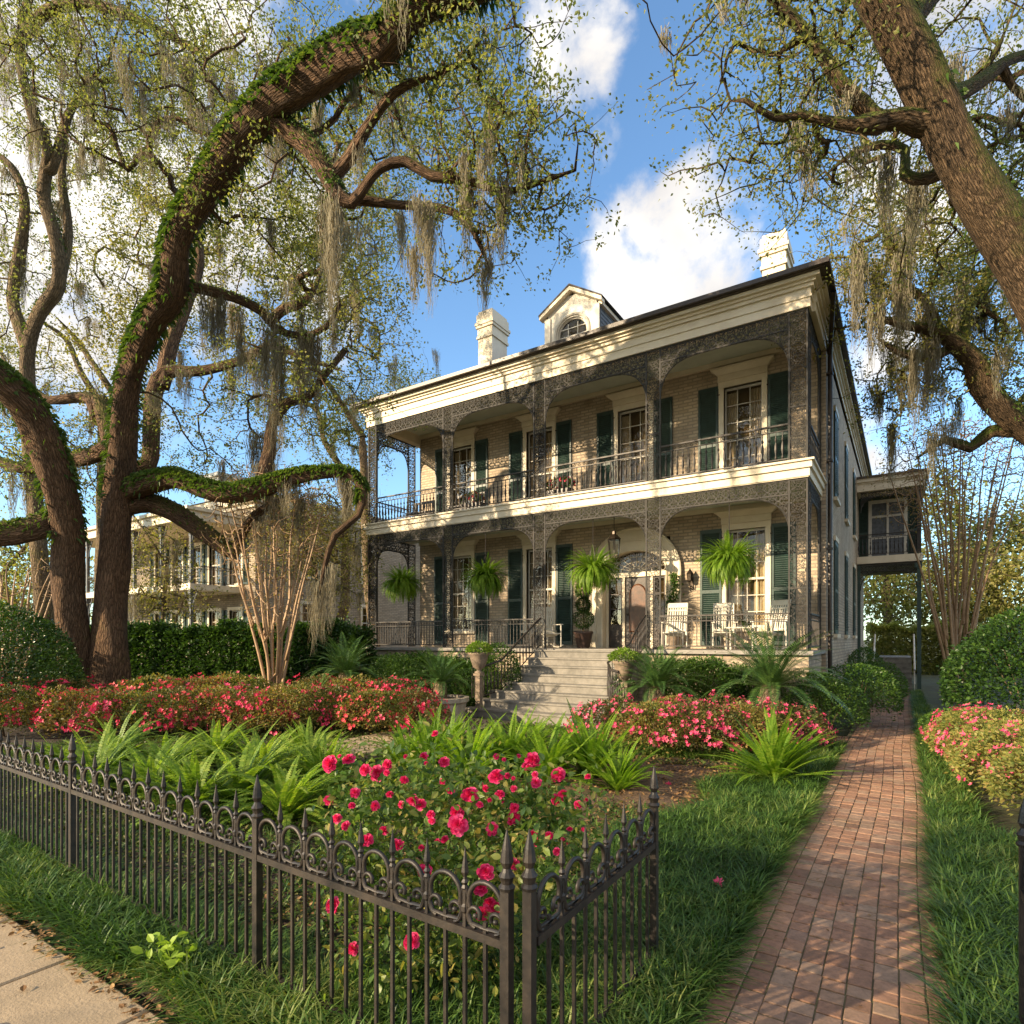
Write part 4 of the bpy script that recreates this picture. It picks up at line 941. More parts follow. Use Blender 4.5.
# ---- the great oak at left
A1 = [(108, 716, 22.22, 16), (109, 690, 18.54, 16), (110, 650, 16.34, 16), (111, 600, 14.12, 16), (117, 520, 13.39, 15.8), (122, 450, 12.62, 15.4), (130, 380, 10.59, 14.8), (150, 325, 11.25, 14), (173, 290, 12.62, 13.5), (178, 240, 12.54, 13), (207, 190, 13.22, 12.5), (238, 140, 14.55, 12), (272, 103, 15.34, 11.6), (315, 76, 16.71, 11.2), (352, 52, 17.5, 10.8), (385, 45, 16.29, 10.4), (405, 20, 12.99, 10.2), (440, 2, 9.74, 10), (500, -15, 7.11, 9.8), (560, -60, 5.09, 9.6), (640, -110, 3.09, 9.4)]
A2 = [(84, 716, 18.76, 15.8), (78, 680, 16.02, 15.8), (73, 640, 13.97, 15.7), (70, 600, 13.94, 15.6), (68, 540, 13.89, 15.2), (57, 480, 14.38, 14.6), (35, 420, 15.36, 14), (8, 388, 15.0, 13.4), (-40, 350, 13.21, 12.8), (-110, 300, 9.62, 12.2), (-190, 270, 6.37, 11.8)]
A3 = [(60,520,14,15.3),(45,526,12,15),(0,535,12,14.6),(-60,530,10,14),(-130,500,7,13.6)]
A4 = [(125, 492, 11.56, 15.8), (150, 483, 10.12, 15.4), (175, 478, 9.35, 15), (200, 488, 9.35, 14.8), (230, 494, 9.35, 14.6), (260, 488, 8.67, 14.5), (295, 477, 7.22, 14.4), (325, 473, 5.78, 14.3), (350, 474, 5.1, 14.2), (362, 490, 4.33, 14.2), (358, 515, 3.57, 14.2), (335, 535, 3.57, 14.2), (325, 565, 2.89, 14.2), (318, 600, 2.12, 14.2)]
A5 = [(128, 505, 11.05, 15.9), (150, 503, 10.2, 16), (175, 513, 9.35, 16), (200, 530, 8.5, 16), (222, 546, 7.65, 16), (233, 554, 5.95, 16), (240, 538, 4.25, 16), (255, 515, 4.25, 15.8), (280, 500, 3.4, 15.6), (300, 492, 2.55, 15.5)]
A6 = [(120, 470, 8.16, 16.6), (148, 466, 8.16, 17), (152, 430, 7.48, 17.2), (153, 395, 7.48, 17.4), (165, 372, 6.8, 17.5), (200, 371, 4.76, 17.4), (240, 361, 4.08, 17.3), (270, 347, 3.4, 17.2), (310, 360, 2.72, 17), (345, 372, 2.04, 17)]
A6b = [(163, 385, 7.65, 17.5), (170, 345, 6.8, 17.6), (185, 310, 5.1, 17.8), (200, 260, 4.25, 18), (190, 210, 3.4, 18)]
A7 = [(265, 118, 12.0, 11.8), (290, 132, 10.4, 11.8), (312, 150, 9.6, 11.7), (328, 178, 8.0, 11.6), (338, 195, 7.2, 11.5), (352, 203, 5.6, 11.4), (366, 185, 4.8, 11.3), (380, 168, 4.8, 11.2), (405, 161, 4.8, 11.1), (432, 176, 4.8, 11), (468, 180, 4.0, 10.9), (505, 192, 3.2, 10.8), (540, 182, 2.4, 10.7), (575, 170, 1.6, 10.6)]
A7b = [(335, 175, 6.8, 11.6), (350, 158, 6.0, 11.5), (366, 130, 5.2, 11.4), (378, 112, 4.5, 11.2), (395, 92, 4.5, 11), (420, 80, 3.0, 10.8), (470, 60, 2.2, 10.6)]
A8 = [(185, 285, 5.78, 13.6), (205, 290, 5.1, 14), (235, 298, 4.42, 14.3), (262, 312, 4.42, 14.6), (275, 328, 3.82, 14.8), (300, 336, 3.23, 15), (325, 328, 2.55, 15), (340, 305, 1.87, 15)]
A8b = [(272,320,5,14.8),(285,308,5,14.9),(305,302,4,15),(318,280,3,15.2),(325,250,3,15.3)]
A9 = [(262,480,6,14.6),(270,450,6,14.7),(272,425,5,14.8),(288,402,5,15),(308,397,4,15.2),(325,375,3,15.4),(345,350,3,15.6)]
A10 = [(118, 440, 8.0, 15.6), (95, 455, 8.0, 16), (60, 462, 7.2, 16.6), (20, 468, 5.6, 17), (-30, 450, 4.0, 17.4)]
A11 = [(100,400,7,16),(97,420,6,16.4),(92,400,6,16.6),(75,397,5,16.8),(50,400,4,17),(30,385,3,17.2)]
A12 = [(340,200,6,11.5),(360,200,5,11.6),(400,205,4,11.6),(440,208,4,11.5),(465,220,3,11.4),(480,245,3,11.3),(490,270,2,11.2)]
blA = [(90,60,15.5,130,90,2.2),(230,60,14.6,110,70,1.9),(360,140,13.2,110,80,1.5),(480,95,10.8,85,70,1.6,1.1),(510,180,10.8,75,60,1.6,1.2),(450,250,11.4,60,30,1.2,.5),(430,35,10.5,90,40,1.6,.7),(300,380,15.5,100,60,2),(180,440,17,110,50,2),(40,470,16,80,40,2),(330,300,15,60,50,2,.6),(270,220,13,80,60,2.),(-100,300,13,80,120,3,.4)]
mossA = [(465,180,95,9),(475,145,70,8),(540,182,0,0),(425,200,95,6),(430,195,110,4),(338,195,130,7),(328,200,95,5),(322,215,60,5),(318,100,60,2.5),(355,60,60,2.5),(270,125,40,2.5),(286,120,55,2.2),(415,245,60,4),(485,255,60,3),(400,210,60,3),(505,190,80,4),(268,430,100,7),(273,330,150,7),(265,470,60,6),(205,290,70,5),(225,298,70,4),(240,300,80,5),(300,330,90,5),(315,335,70,5),(180,370,40,4),(235,365,45,4),(260,350,60,4),(245,550,20,4),(225,120,0,0),(190,60,75,5),(212,70,70,4),(236,80,80,5),(262,60,50,4),(335,470,60,5),(300,476,40,3),(280,482,35,3),(345,478,60,5),(328,560,60,7),(320,580,70,6),(310,500,60,5),(255,515,50,4),(285,500,50,5),(20,470,60,5),(60,465,50,4),(300,370,60,3)]
mossA = [m for m in mossA if m[2] > 0]
build_tree('live_oak', 'huge live oak with two trunks and a moss hung limb arching over the garden', 11, [A1,A2,A3,A4,A5,A6,A6b,A7,A7b,A8,A8b,A9,A10,A11,A12], blA, 900, 'oakleaf', 'bark', per=20, leaf=.078, moss=mossA, rmoss=60,
    ferns=[(0,.42,.9,700,.20),(0,.26,.42,330,.17),(1,.4,1,480,.18),(3,.05,.75,700,.15),(2,0,1,260,.14),(4,0,.6,160,.1),(5,0,.3,120,.1),(7,0,.3,200,.12),(9,0,.5,120,.1),(12,0,1,150,.1)], gnarl=.28)
# ---- second oak at the left edge
B1 = [(48, 712, 10.84, 20), (45, 640, 8.34, 20), (40, 560, 7.38, 20), (33, 480, 6.79, 20), (28, 400, 6.21, 20), (28, 350, 6.18, 19.8), (40, 312, 6.2, 19.5), (58, 285, 6.26, 19.2), (56, 240, 5.75, 19), (44, 195, 5.65, 18.8), (48, 150, 5.13, 18.5), (36, 125, 5.06, 18.2), (26, 90, 4.56, 18), (20, 50, 4.03, 17.8), (28, 0, 3.58, 17.6), (50, -50, 2.69, 17.4)]
B2 = [(27, 345, 6.43, 19.8), (13, 300, 5.17, 19.9), (20, 250, 5.16, 20), (25, 200, 3.99, 20), (10, 165, 3.37, 20), (-20, 145, 2.74, 20)]
B3 = [(52, 170, 4.32, 18.6), (62, 140, 4.32, 18.7), (68, 115, 3.7, 18.8), (85, 90, 3.1, 18.9), (110, 80, 2.51, 19), (140, 85, 1.92, 19)]
B4 = [(20, 40, 5.6, 17.8), (45, 12, 4.8, 17.6), (80, 2, 4.8, 17.4), (120, 12, 4.0, 17.2), (160, 30, 3.2, 17), (195, 50, 3.2, 16.8)]
B5 = [(60, 280, 5.34, 19.2), (68, 230, 4.14, 19.4), (62, 180, 3.5, 19.6), (66, 140, 2.32, 19.8)]
blB = [(60,60,18.5,90,80,3),(120,120,19,60,60,2.5),(20,230,20,60,80,3),(110,30,17.5,80,50,2.5),(190,60,17,50,40,2)]
build_tree('live_oak', 'pale twisting oak with forked stems standing at the left edge behind the great oak', 12, [B1,B2,B3,B4,B5], blB, 420, 'oakleaf', 'bark_far', per=17, leaf=.088, rmoss=50,
    moss=[(12,20,60,7),(8,60,60,6),(40,120,60,5),(32,130,50,4),(60,200,40,4),(108,95,25,5),(62,170,50,4),(20,250,60,4),(190,45,60,6),(75,150,40,4)], ferns=[(0,.3,.9,60,.14)], mossl=(.4, 1.2))
# ---- background oaks
def bgoak(label, seed, u, D, v0, blobs, n, mat='oakleaf_gold', lean=10, rm=16, leaf=.115, r=5, per=15, bark_='bark_far', group='oaks in the background', kind='oak tree', nm='oak_tree'):
    rg = random.Random(seed); base = HOR+FPX*CAMH/D
    main = [(u, base, r*1.3, D), (u+rg.uniform(-3,3), base-50, r, D), (u+rg.uniform(-lean,lean)*.6, (base+v0)/2+20, r*.9, D), (u+rg.uniform(-lean,lean), v0, r*.8, D)]
    L_ = [main]; x, v = main[-1][0], v0
    for k, s_ in enumerate((-1, 1, -.4, .5)):
        L_.append([(x, v+6, r*.65, D), (x+s_*22, v-28, r*.55, D+rg.uniform(-.6, .6)), (x+s_*40+rg.uniform(-10, 10), v-62, r*.42, D+rg.uniform(-1, 1)), (x+s_*75+rg.uniform(-14, 14), v-85-rg.uniform(0, 50)*(abs(s_) < .8), r*.25, D+rg.uniform(-1.5, 1.5))])
    return build_tree(nm, label, seed, L_, blobs, n, mat, bark_, per=per, leaf=leaf, spread=.16, rmoss=rm, group=group, gnarl=.3, rmax=.07, twigs=2, mossl=(.5, 1.6), cat=kind)
bgoak('golden leaved oak between the two trunks and the sky at left', 21, 118, 24, 400, [(160,280,24,75,70,3),(120,350,24,60,60,3),(200,220,24,60,50,3)], 380)
bgoak('tall spreading oak with hanging moss just left of the house cornice', 22, 372, 26, 430, [(300,280,23,70,50,3),(370,320,22,45,45,2.5),(330,220,23,70,50,3),(270,360,23,60,40,3)], 420, rm=30)
bgoak('airy pale leaved oak filling the sky beneath the arching limb', 23, 95, 28, 400, [(140,180,27,110,70,3),(220,120,27,110,80,3),(350,200,27,90,70,3),(420,80,27,100,60,3),(300,60,27,110,50,3)], 620, 'oakleaf', leaf=.12, rm=24)
bgoak('low oak half hidden by the hedge beyond the left trunk', 24, 62, 27, 470, [(20,430,27,60,60,3),(0,360,27,50,60,3),(90,430,27,50,40,3)], 260)
bgoak('round topped oak beside the neighbour house roof', 25, 340, 31, 470, [(365,420,29,50,50,3),(330,430,29,60,40,3),(400,400,30,40,50,2)], 280, 'oakleaf', rm=14)
# ---- the leaning oak at right
R1 = [(1200, 785, 50.91, 8.2), (1188, 740, 38.18, 8.2), (1172, 660, 31.82, 8.1), (1148, 560, 28.64, 8), (1108, 430, 26.73, 7.9), (1062, 335, 24.82, 7.8), (1022, 262, 22.91, 7.7), (985, 205, 21.64, 7.6), (950, 140, 19.73, 7.5), (922, 75, 19.09, 7.4), (885, 5, 19.09, 7.3), (845, -60, 17.82, 7.2), (780, -150, 16.55, 7.1), (700, -250, 11.46, 7)]
R2 = [(935, 128, 12.96, 7.5), (905, 118, 9.72, 7.5), (878, 120, 8.64, 7.5), (862, 104, 8.06, 7.5), (842, 85, 6.48, 7.5), (825, 58, 5.9, 7.5), (808, 35, 5.4, 7.5), (785, 10, 4.9, 7.5), (755, -20, 3.74, 7.4), (700, -60, 2.74, 7.3)]
R3 = [(880, 122, 11.2, 7.5), (855, 125, 7.2, 7.5), (830, 122, 4.8, 7.5), (800, 115, 4.0, 7.5), (775, 118, 3.2, 7.5), (745, 100, 2.4, 7.4)]
R4 = [(960,160,10,7.7),(930,178,6,8),(905,175,5,8.2),(905,150,4,8.4),(880,145,4,8.6),(850,155,3,8.8),(820,180,2,9)]
R5 = [(900,30,14,7.5),(935,-10,10,8),(980,-40,8,8.4),(1040,-70,6,8.8)]
R6 = [(940,100,10,7.7),(975,85,7,8.3),(1010,60,5,8.8),(1050,50,4,9.2)]
blR = [(760,50,7.6,75,45,1.2),(790,120,7.8,70,50,1.2,1.0),(700,5,7.5,50,35,1,.7),(860,160,9.6,70,45,1.3),(985,70,10.2,70,80,1.3),(960,210,10.8,70,70,1.5),(830,30,9,60,60,1.2),(900,-60,8,150,60,2),(1050,180,9,60,120,2),(740,190,8.2,40,22,.8,.5)]
mossR = [(795,118,45,4),(800,112,60,3),(672,15,16,4),(720,5,14,2),(963,50,55,6),(985,60,60,5),(945,100,30,2),(935,60,40,4),(1000,110,60,3),(805,140,60,2),(890,155,80,3),(915,170,90,4),(810,90,30,3),(780,15,20,3)]
build_tree('live_oak', 'massive leaning oak trunk with green moss crossing the upper right corner', 13, [R1,R2,R3,R4,R5,R6], blR, 560, 'oakleaf', 'bark_moss', per=19, leaf=.058, spread=.10, moss=mossR, rmoss=14, ferns=[(0,.55,1,50,.12)], gnarl=.28, rmax=.05, mossl=(.3, .7))
# ---- mossy oak further back at right
S1 = [(1170, 760, 21.57, 14.5), (1155, 690, 17.5, 14.5), (1130, 600, 15.62, 14.4), (1095, 510, 14.29, 14.3), (1058, 455, 12.9, 14.2), (1024, 428, 11.41, 14.1), (1000, 408, 10.99, 14), (982, 385, 11.11, 13.9), (975, 362, 9.9, 13.8), (958, 345, 8.12, 13.7), (935, 330, 5.71, 13.6), (905, 325, 3.88, 13.5), (870, 315, 2.64, 13.5)]
S2 = [(962, 350, 6.4, 13.8), (968, 310, 5.07, 14), (985, 280, 4.36, 14.2), (1000, 235, 3.06, 14.4), (990, 190, 2.45, 14.6)]
S3 = [(955, 345, 5.62, 13.8), (930, 358, 4.09, 13.9), (900, 352, 4.18, 14), (880, 340, 3.38, 14)]
S4 = [(940, 330, 4.54, 13.6), (925, 300, 3.91, 13.6), (900, 280, 3.3, 13.6), (890, 245, 2.64, 13.6), (880, 215, 1.98, 13.6)]
S5 = [(1020,430,9,14.2),(990,432,6,14.4),(970,448,5,14.5),(945,440,4,14.6),(915,460,3,14.7)]
blS = [(880,230,13.8,60,50,2),(850,290,13.8,45,40,2),(930,280,14,80,60,2),(1000,240,14.5,60,60,2),(920,370,14.3,60,40,1.6),(990,320,14.3,50,60,2),(880,400,14.6,30,40,1,.5),(1060,350,14.5,60,80,2)]
mossS = [(860,250,95,7),(855,255,80,6),(870,260,90,6),(900,255,110,6),(905,290,80,6),(925,310,100,6),(940,330,90,6),(890,340,80,5),(915,350,90,5),(960,300,70,4),(985,290,60,3),(1000,240,80,4),(905,200,110,4),(895,230,90,3),(950,430,50,4),(930,440,50,4),(875,300,70,4),(890,420,60,2),(965,270,80,3)]
build_tree('live_oak', 'mossy golden oak with heavy hanging moss behind the leaning trunk at right', 14, [S1,S2,S3,S4,S5], blS, 620, 'oakleaf_gold', 'bark_moss', per=18, leaf=.075, moss=mossS, rmoss=45, ferns=[(0,.3,.8,260,.12)], gnarl=.28, rmax=.06, mossl=(.6, 1.5))
# ---- distant woods
def woods(name, label, u0, u1, D, vt, mat, n, seed, leaf=.28):
    rg = np.random.default_rng(seed); L_ = []; 
    for k in range(max(2, int((u1-u0)/45))):
        u = u0+(u1-u0)*(k+.5)/max(2, int((u1-u0)/45))+rg.uniform(-10, 10); L_.append([(u, HOR+FPX*CAMH/D, 5, D), (u+rg.uniform(-6, 6), 600, 4, D), (u+rg.uniform(-16, 16), vt+60, 2.5, D), (u+rg.uniform(-25, 25), vt+20, 1.5, D)])
    T = Tree(seed)
    for l in L_: T.limb(limb(l), 1.0, attach=False)
    b = [(u0+(u1-u0)*rg.random(), vt+rg.uniform(20, 130), D+rg.uniform(-3, 4), rg.uniform(28, 50), rg.uniform(22, 45), 2.5) for _ in range(16)]+[(u0+(u1-u0)*rg.random(), 615, D, 45, 25, 3) for _ in range(5)]
    tips = T.grow(ball(rg, n, b), .25, .8, rmin=.015, rmax=.12); tp = np.array([T.P[i] for i in tips])
    x, y = GX((u0+u1)/2, D)
    o = thing(name, label, 'trees', (x, y, 0)); mb = MB(); T.mesh(mb, 9); tr = mk('trunks', mb, M['bark_far'], o); tr['kind'] = 'stuff'
    mb = MB(); P, M_, sc = leaves_at(rg, tp, 12, .5, leaf); scatter(mb, LEAF[0], LEAF[1], M_, P, sc); c = mk('foliage', mb, M[mat], o); c['kind'] = 'stuff'; o['kind'] = 'stuff'
woods('far_woods', 'hazy distant woods left of the great oak', -200, 140, 46, 520, 'warmleaf', 1800, 31)
woods('far_woods', 'pale green sunlit woods beyond the path at the right edge', 870, 1250, 42, 470, 'warmleaf', 3000, 32)
woods('far_woods', 'green distant trees behind the neighbour house', 120, 460, 60, 520, 'farleaf', 800, 33, .35)

# added unseen oak behind the viewpoint; its crown shades gate and near path
def added_shade_oak():
    T = Tree(41); X, Y = -8.6, -10.6
    T.limb([(X, Y, -.1, .62), (X, Y, .6, .48), (X+.2, Y+.1, 2.2, .42), (X+.4, Y+.2, 4.0, .38), (X+1.2, Y, 5.6, .3), (X+2.4, Y-.6, 7.0, .2), (X+3.8, Y-1.2, 8.0, .1)])
    T.limb([(X+.4, Y+.2, 4.0, .25), (X-.8, Y+.9, 5.6, .2), (X-2.2, Y+1.2, 7.2, .12), (X-3.4, Y+1.4, 8.2, .05)]); T.limb([(X+.8, Y+.1, 5.0, .2), (X+1.2, Y+1.4, 6.6, .15), (X+1.8, Y+2.6, 7.8, .08), (X+2.4, Y+3.6, 8.6, .04)])
    rg = T.rg; d = rg.normal(size=(70, 3)); d /= np.linalg.norm(d, axis=1)[:, None]; tg = np.array([X+.4, Y, 6.6])+d*rg.random((70, 1))**.4*np.array([3.3, 3.2, 1.9]); tips = T.grow(tg, .26, .5, rmax=.08); tp = np.array([T.P[i] for i in tips])
    root = thing('live_oak', 'added unseen oak behind the viewpoint that shades the gate', 'oak tree', (X, Y, 0)); mb = MB(); T.mesh(mb); mk('trunk', mb, M['bark'], root, smooth=True)
    mb = MB(); P, M_, sc = leaves_at(rg, tp, 70, .38, .12); scatter(mb, LEAF[0], LEAF[1], M_, P, sc); mk('crown', mb, M['oakleaf'], root)
added_shade_oak()

bgoak('slender golden leaved tree in front of the neighbour house wall', 26, 322, 20.5, 560, [(325,525,20.5,48,40,1.5),(292,545,20.5,36,34,1.2),(345,565,20.5,25,40,1.2)], 330, leaf=.09, r=2.5, rm=16, per=9, kind='tree', nm='small_tree', group=None)

bgoak('small leafy tree half hiding the neighbour balcony beside the great oak', 27, 158, 21, 560, [(160,560,21,30,42,1.4),(180,600,21,30,24,1.2),(145,600,21,22,26,1.2)], 170, leaf=.09, r=2.2, rm=8, per=9, kind='tree', nm='small_tree', group=None)
# ------------------------------------------------------------ plants
def frond(mb, rg, base, az, e0, bend, L_, W_, n, tip=.35, pw=.9, twist=0, lift=.1, kseg=None):
    """one fern or palm frond: arching rib with pairs of leaflets"""
    k = n+1; t = np.linspace(0, 1, k); e = e0-bend*t**1.3; ds = L_/n
    hx = np.concatenate([[0], np.cumsum(np.cos(e[:-1]))*ds]); hz = np.concatenate([[0], np.cumsum(np.sin(e[:-1]))*ds])
    ca, sa = math.cos(az), math.sin(az); sw = twist*t*t*L_
    P = base+np.stack([hx*ca-sw*sa, hx*sa+sw*ca, hz], -1)
    T = np.gradient(P, axis=0); T /= np.linalg.norm(T, axis=1)[:, None]
    side_ = np.array([-sa, ca, 0]); nrm = np.cross(T, side_); 
    prof = W_*np.clip(np.sin(np.pi*np.clip(t*.92+.08, 0, 1))**.55, .05, 1)*(1-(t**4)*.5)
    w = ds*pw
    Vs = []
    for s_ in (-1, 1):
        ln = prof[1:]*rg.uniform(.88, 1.1, n); d = side_*s_*.93+T[1:]*tip; d /= np.linalg.norm(d, axis=1)[:, None]; d = d+nrm[1:]*(-lift)*-1*0-np.array([0, 0, 1.])*lift
        a = P[1:]; m = a+d*(ln*.5)[:, None]; e_ = a+d*ln[:, None]-np.array([0, 0, 1.])*(ln*lift*.8)[:, None]; q = T[1:]*(w*.5)
        Vs.append(np.stack([a-q*.6, m-q, e_, m+q], 1).reshape(-1, 3))
    V = np.concatenate(Vs); i = np.arange(2*n)*4; mb.add(V, np.stack([i, i+1, i+2, i+3], -1))
    # rib
    r = .012*L_; V = np.stack([P-side_*r*(1-t)[:, None]*.5+nrm*.002, P+side_*r*(1-t)[:, None]*.5+nrm*.002], 1).reshape(-1, 3); i = np.arange(n)*2; mb.add(V, np.stack([i, i+1, i+3, i+2], -1))
def fern_mesh(seed, nf, L_, W_, n, e=(.7, 1.45), bend=(.7, 1.6), rad=.1, name='fronds', mat='fern', tip=.35, lift=.1, pw=.9):
    rg = np.random.default_rng(seed); mb = MB()
    for k in range(nf):
        a = rg.uniform(0, 6.283); f = rg.random(); el = e[0]+(e[1]-e[0])*f
        b = np.array([math.cos(a)*rad*(1-f), math.sin(a)*rad*(1-f), 0])
        frond(mb, rg, b, a+rg.normal(0, .3), el, rg.uniform(*bend), L_*rg.uniform(.65, 1.12), W_*rg.uniform(.8, 1.2), n, tip, pw, rg.normal(0, .06), lift)
    return mb
def place_copies(proto, spots):
    """spots: (x, y, z, rot, scale, label, group)"""
    for i, (x, y, z, r, s_, lb, gp) in enumerate(spots):
        o = proto if i == 0 else dup(proto)
        o.location = (x, y, z); o.rotation_euler = (0, 0, r); o.scale = (s_, s_, s_)
        if lb: o['label'] = lb
        if gp: o['group'] = gp
def protos(makers, spots):
    n = len(makers); 
    for k, mkr in enumerate(makers):
        sp = spots[k::n]
        if sp: place_copies(mkr(), sp)
# sword ferns
def mk_fern(seed, mat, nf=64, L_=.98, W_=.066, cat='fern', e=(.5, 1.5), bend=(.7, 1.9), n=30):
    def f():
        r = thing('sword_fern', 'fern', cat); mk('fronds', fern_mesh(seed, nf, L_, W_, n, e=e, bend=bend, tip=.12, pw=1.5), M[mat], r, world=False); return r
    return f
G1 = 'green sword ferns planted behind the street fence'
sp = []
for (u, D, s_, lb) in [(95, 7.6, 1.0, 'leftmost broad sword fern between the fence spears and the red azaleas'), (150, 7.3, .95, 'sword fern second from the left behind the long fence'), (195, 6.6, .9, 'sword fern third from the left with drooping fronds over the dark bed'),
                       (240, 7.0, 1.05, 'sword fern fourth from the left with long pale green fronds'), (285, 6.4, .95, 'sword fern just left of the crimson rose bush, fronds arching over'), (322, 7.6, .9, 'sword fern behind the rose bush left end beside the concrete walk'), (60, 8.6, .8, 'small sword fern at far left under the azalea edge'), (165, 8.4, .9, 'sword fern in the back row touching the red azaleas left of centre'), (262, 8.2, .9, 'sword fern in the back row below the crepe myrtle'), (115, 9.4, .95, 'sword fern squeezed against the azaleas in front of the oak stems'), (215, 9.3, 1.0, 'sword fern touching the azaleas right of the oak base'), (310, 8.9, .9, 'sword fern at the back near the left end of the concrete walk')]:
    x, y = GX(u, D); sp.append((x, y, .02, random.uniform(0, 6), s_, lb, G1))
protos([mk_fern(1, 'fern'), mk_fern(2, 'fern'), mk_fern(3, 'fern')], sp)
G2 = 'bright ferns in front of the house steps'; sp = []
for (u, D, s_, lb) in [(430, 8.8, .95, 'bright upright fern left of the concrete walk end, behind the roses'), (470, 8.2, 1.0, 'bright fern second from the left below the stair newel'), (510, 8.6, 1.0, 'bright fern directly below the front steps'), (548, 8.0, 1.0, 'tall bright fern right below the centre of the steps'), (590, 8.3, 1.05, 'bright fern with spreading yellow green fronds right of the steps'), (618, 7.6, .75, 'bright fern at the right end of the row beside the gate post'), (450, 9.8, .85, 'bright fern in the back row near the left urn'), (530, 9.6, .85, 'bright fern in the back row touching the steps'), (405, 9.0, .7, 'smallest bright fern beside the concrete walk')]:
    x, y = GX(u, D); sp.append((x, y, .02, random.uniform(0, 6), s_, lb, G2))
protos([mk_fern(4, 'fern_bright', 70, 1.05, .058, e=(.5, 1.5), bend=(.3, 1.3)), mk_fern(5, 'fern_bright', 70, 1.05, .058, e=(.5, 1.5), bend=(.3, 1.3))], sp)
x, y = GX(774, 8.15); place_copies(mk_fern(6, 'fern_bright', 110, 1.0, .06, e=(.25, 1.5), bend=(.35, 1.1))(), [(x, y, .03, 0, 1, 'lone bright yellow green fern spreading beside the brick path', None)])
# sago palms
def mk_sago(seed, nf, L_, trunk=.35):
    def f():
        r = thing('sago_palm', 'sago', 'palm'); rg = np.random.default_rng(seed); mb = MB()
        for k in range(nf):
            a = k*2.399; fr = (k+.5)/nf; frond(mb, rg, np.array([.05*math.cos(a), .05*math.sin(a), trunk]), a+rg.normal(0, .1), 1.42-1.2*fr+rg.normal(0, .06), .9+.75*fr, L_*rg.uniform(.85, 1.08), .15, 40, .55, .75, 0, -.05)
        mk('fronds', mb, M['sago'], r, world=False)
        t = MB(); t.lathe((0, 0, 0), [(.17, -.05), (.2, .05), (.18, .2), (.16, trunk), (.08, trunk+.12), (0, trunk+.16)], 12); mk('trunk', t, M['bark_far'], r, world=False)
        return r
    return f
for (u, D, z, s_, lb, sd, nf, L_) in [(770, 11.6, .62, 1.08, 'largest sago palm with long arching fronds in front of the right porch bay', 1, 54, 1.6), (657, 12.2, .6, .95, 'dark sago palm right of the stone steps beside the urn', 2, 60, 1.25), (345, 14.6, .75, .95, 'sago palm at left below the dark upright shutter of the neighbour wall', 3, 50, 1.35), (440, 13.6, .65, .85, 'sago palm growing in the round stone planter', 4, 44, 1.25)]:
    x, y = GX(u, D); place_copies(mk_sago(sd, nf, L_)(), [(x, y, z, 0, s_, lb, None)])
# leaf mass on a lumpy body
def lumpy(rg, n, rx, ry, h, lumps=9, amp=.16, flat=.0, inner=.82, z0=0.0):
    d = rg.normal(size=(n, 3)); d[:, 2] = np.abs(d[:, 2])*1.0-.22; d /= np.linalg.norm(d, axis=1)[:, None]
    f = 1+0*d[:, 0]
    for _ in range(lumps): 
        c = rg.normal(size=3); c /= np.linalg.norm(c); c[2] = abs(c[2]); f = np.maximum(f, 1+amp*rg.uniform(.5, 1.3)*np.exp(-((1-d@c)*14)))
    r = f*(inner+(1-inner)*rg.random(n)**.5)*np.where(rg.random(n) < .22, rg.uniform(.5, 1, n), 1)*np.where(rg.random(n) < .04, 1.07, 1)
    P = d*r[:, None]*np.array([rx, ry, h*.62]); P[:, 2] += h*.38; return P, d
def out_m(rg, d, jit=.6):
    """matrices whose y axis points roughly outward"""
    n = len(d); az = np.arctan2(-d[:, 0], d[:, 1])+rg.normal(0, jit, n); el = np.arcsin(np.clip(d[:, 2], -1, 1))*.5+rg.normal(0, jit*.8, n); return rotm(az, el, rg.normal(0, .7, n))
def bush(seed, rx, ry, h, nl, leaf, mat, nf=0, fmat=None, fs=.05, stems=7, tmpl=LEAF, lumps=9, amp=.16, name='bush', cat='shrub', clump=1, nmf='foliage'):
    rg = np.random.default_rng(seed); root = thing(name, 'bush', cat); mb = MB(); P, d = lumpy(rg, nl, rx, ry, h, lumps, amp); scatter(mb, tmpl[0], tmpl[1], out_m(rg, d), P, leaf*rg.uniform(.6, 1.3, nl)); mk(nmf, mb, M[mat], root, world=False)
    st_ = MB()
    for k in range(stems):
        a = rg.uniform(0, 6.28); q = rg.uniform(.3, .75); st_.tube([(0.05*math.cos(a), .05*math.sin(a), -.02), (rx*q*.4*math.cos(a), ry*q*.4*math.sin(a), h*.35), (rx*q*math.cos(a), ry*q*math.sin(a), h*.75)], [.02, .014, .006], 5)
    mk('stems', st_, M['bark_far'], root, world=False)
    if nf:
        rg = np.random.default_rng(seed+50); nc = max(1, nf//clump); P, d = lumpy(rg, nc*3, rx*1.03, ry*1.03, h*1.03, lumps, amp, inner=.96); hot = d[rg.choice(len(d), 7)]; pr = .12+np.exp(-(1-d@hot.T)*9).max(1); pick = rg.choice(len(d), nc, replace=False, p=pr/pr.sum()); P = P[pick]; d = d[pick]
        P = np.repeat(P, clump, 0)+rg.normal(0, fs*.9, (nc*clump, 3)); d = np.repeat(d, clump, 0)+rg.normal(0, .3, (nc*clump, 3)); d /= np.linalg.norm(d, axis=1)[:, None]
        mb = MB(); petals(mb, rg, P, d, fs); mk('flowers', mb, M[fmat], root, world=False)
    return root
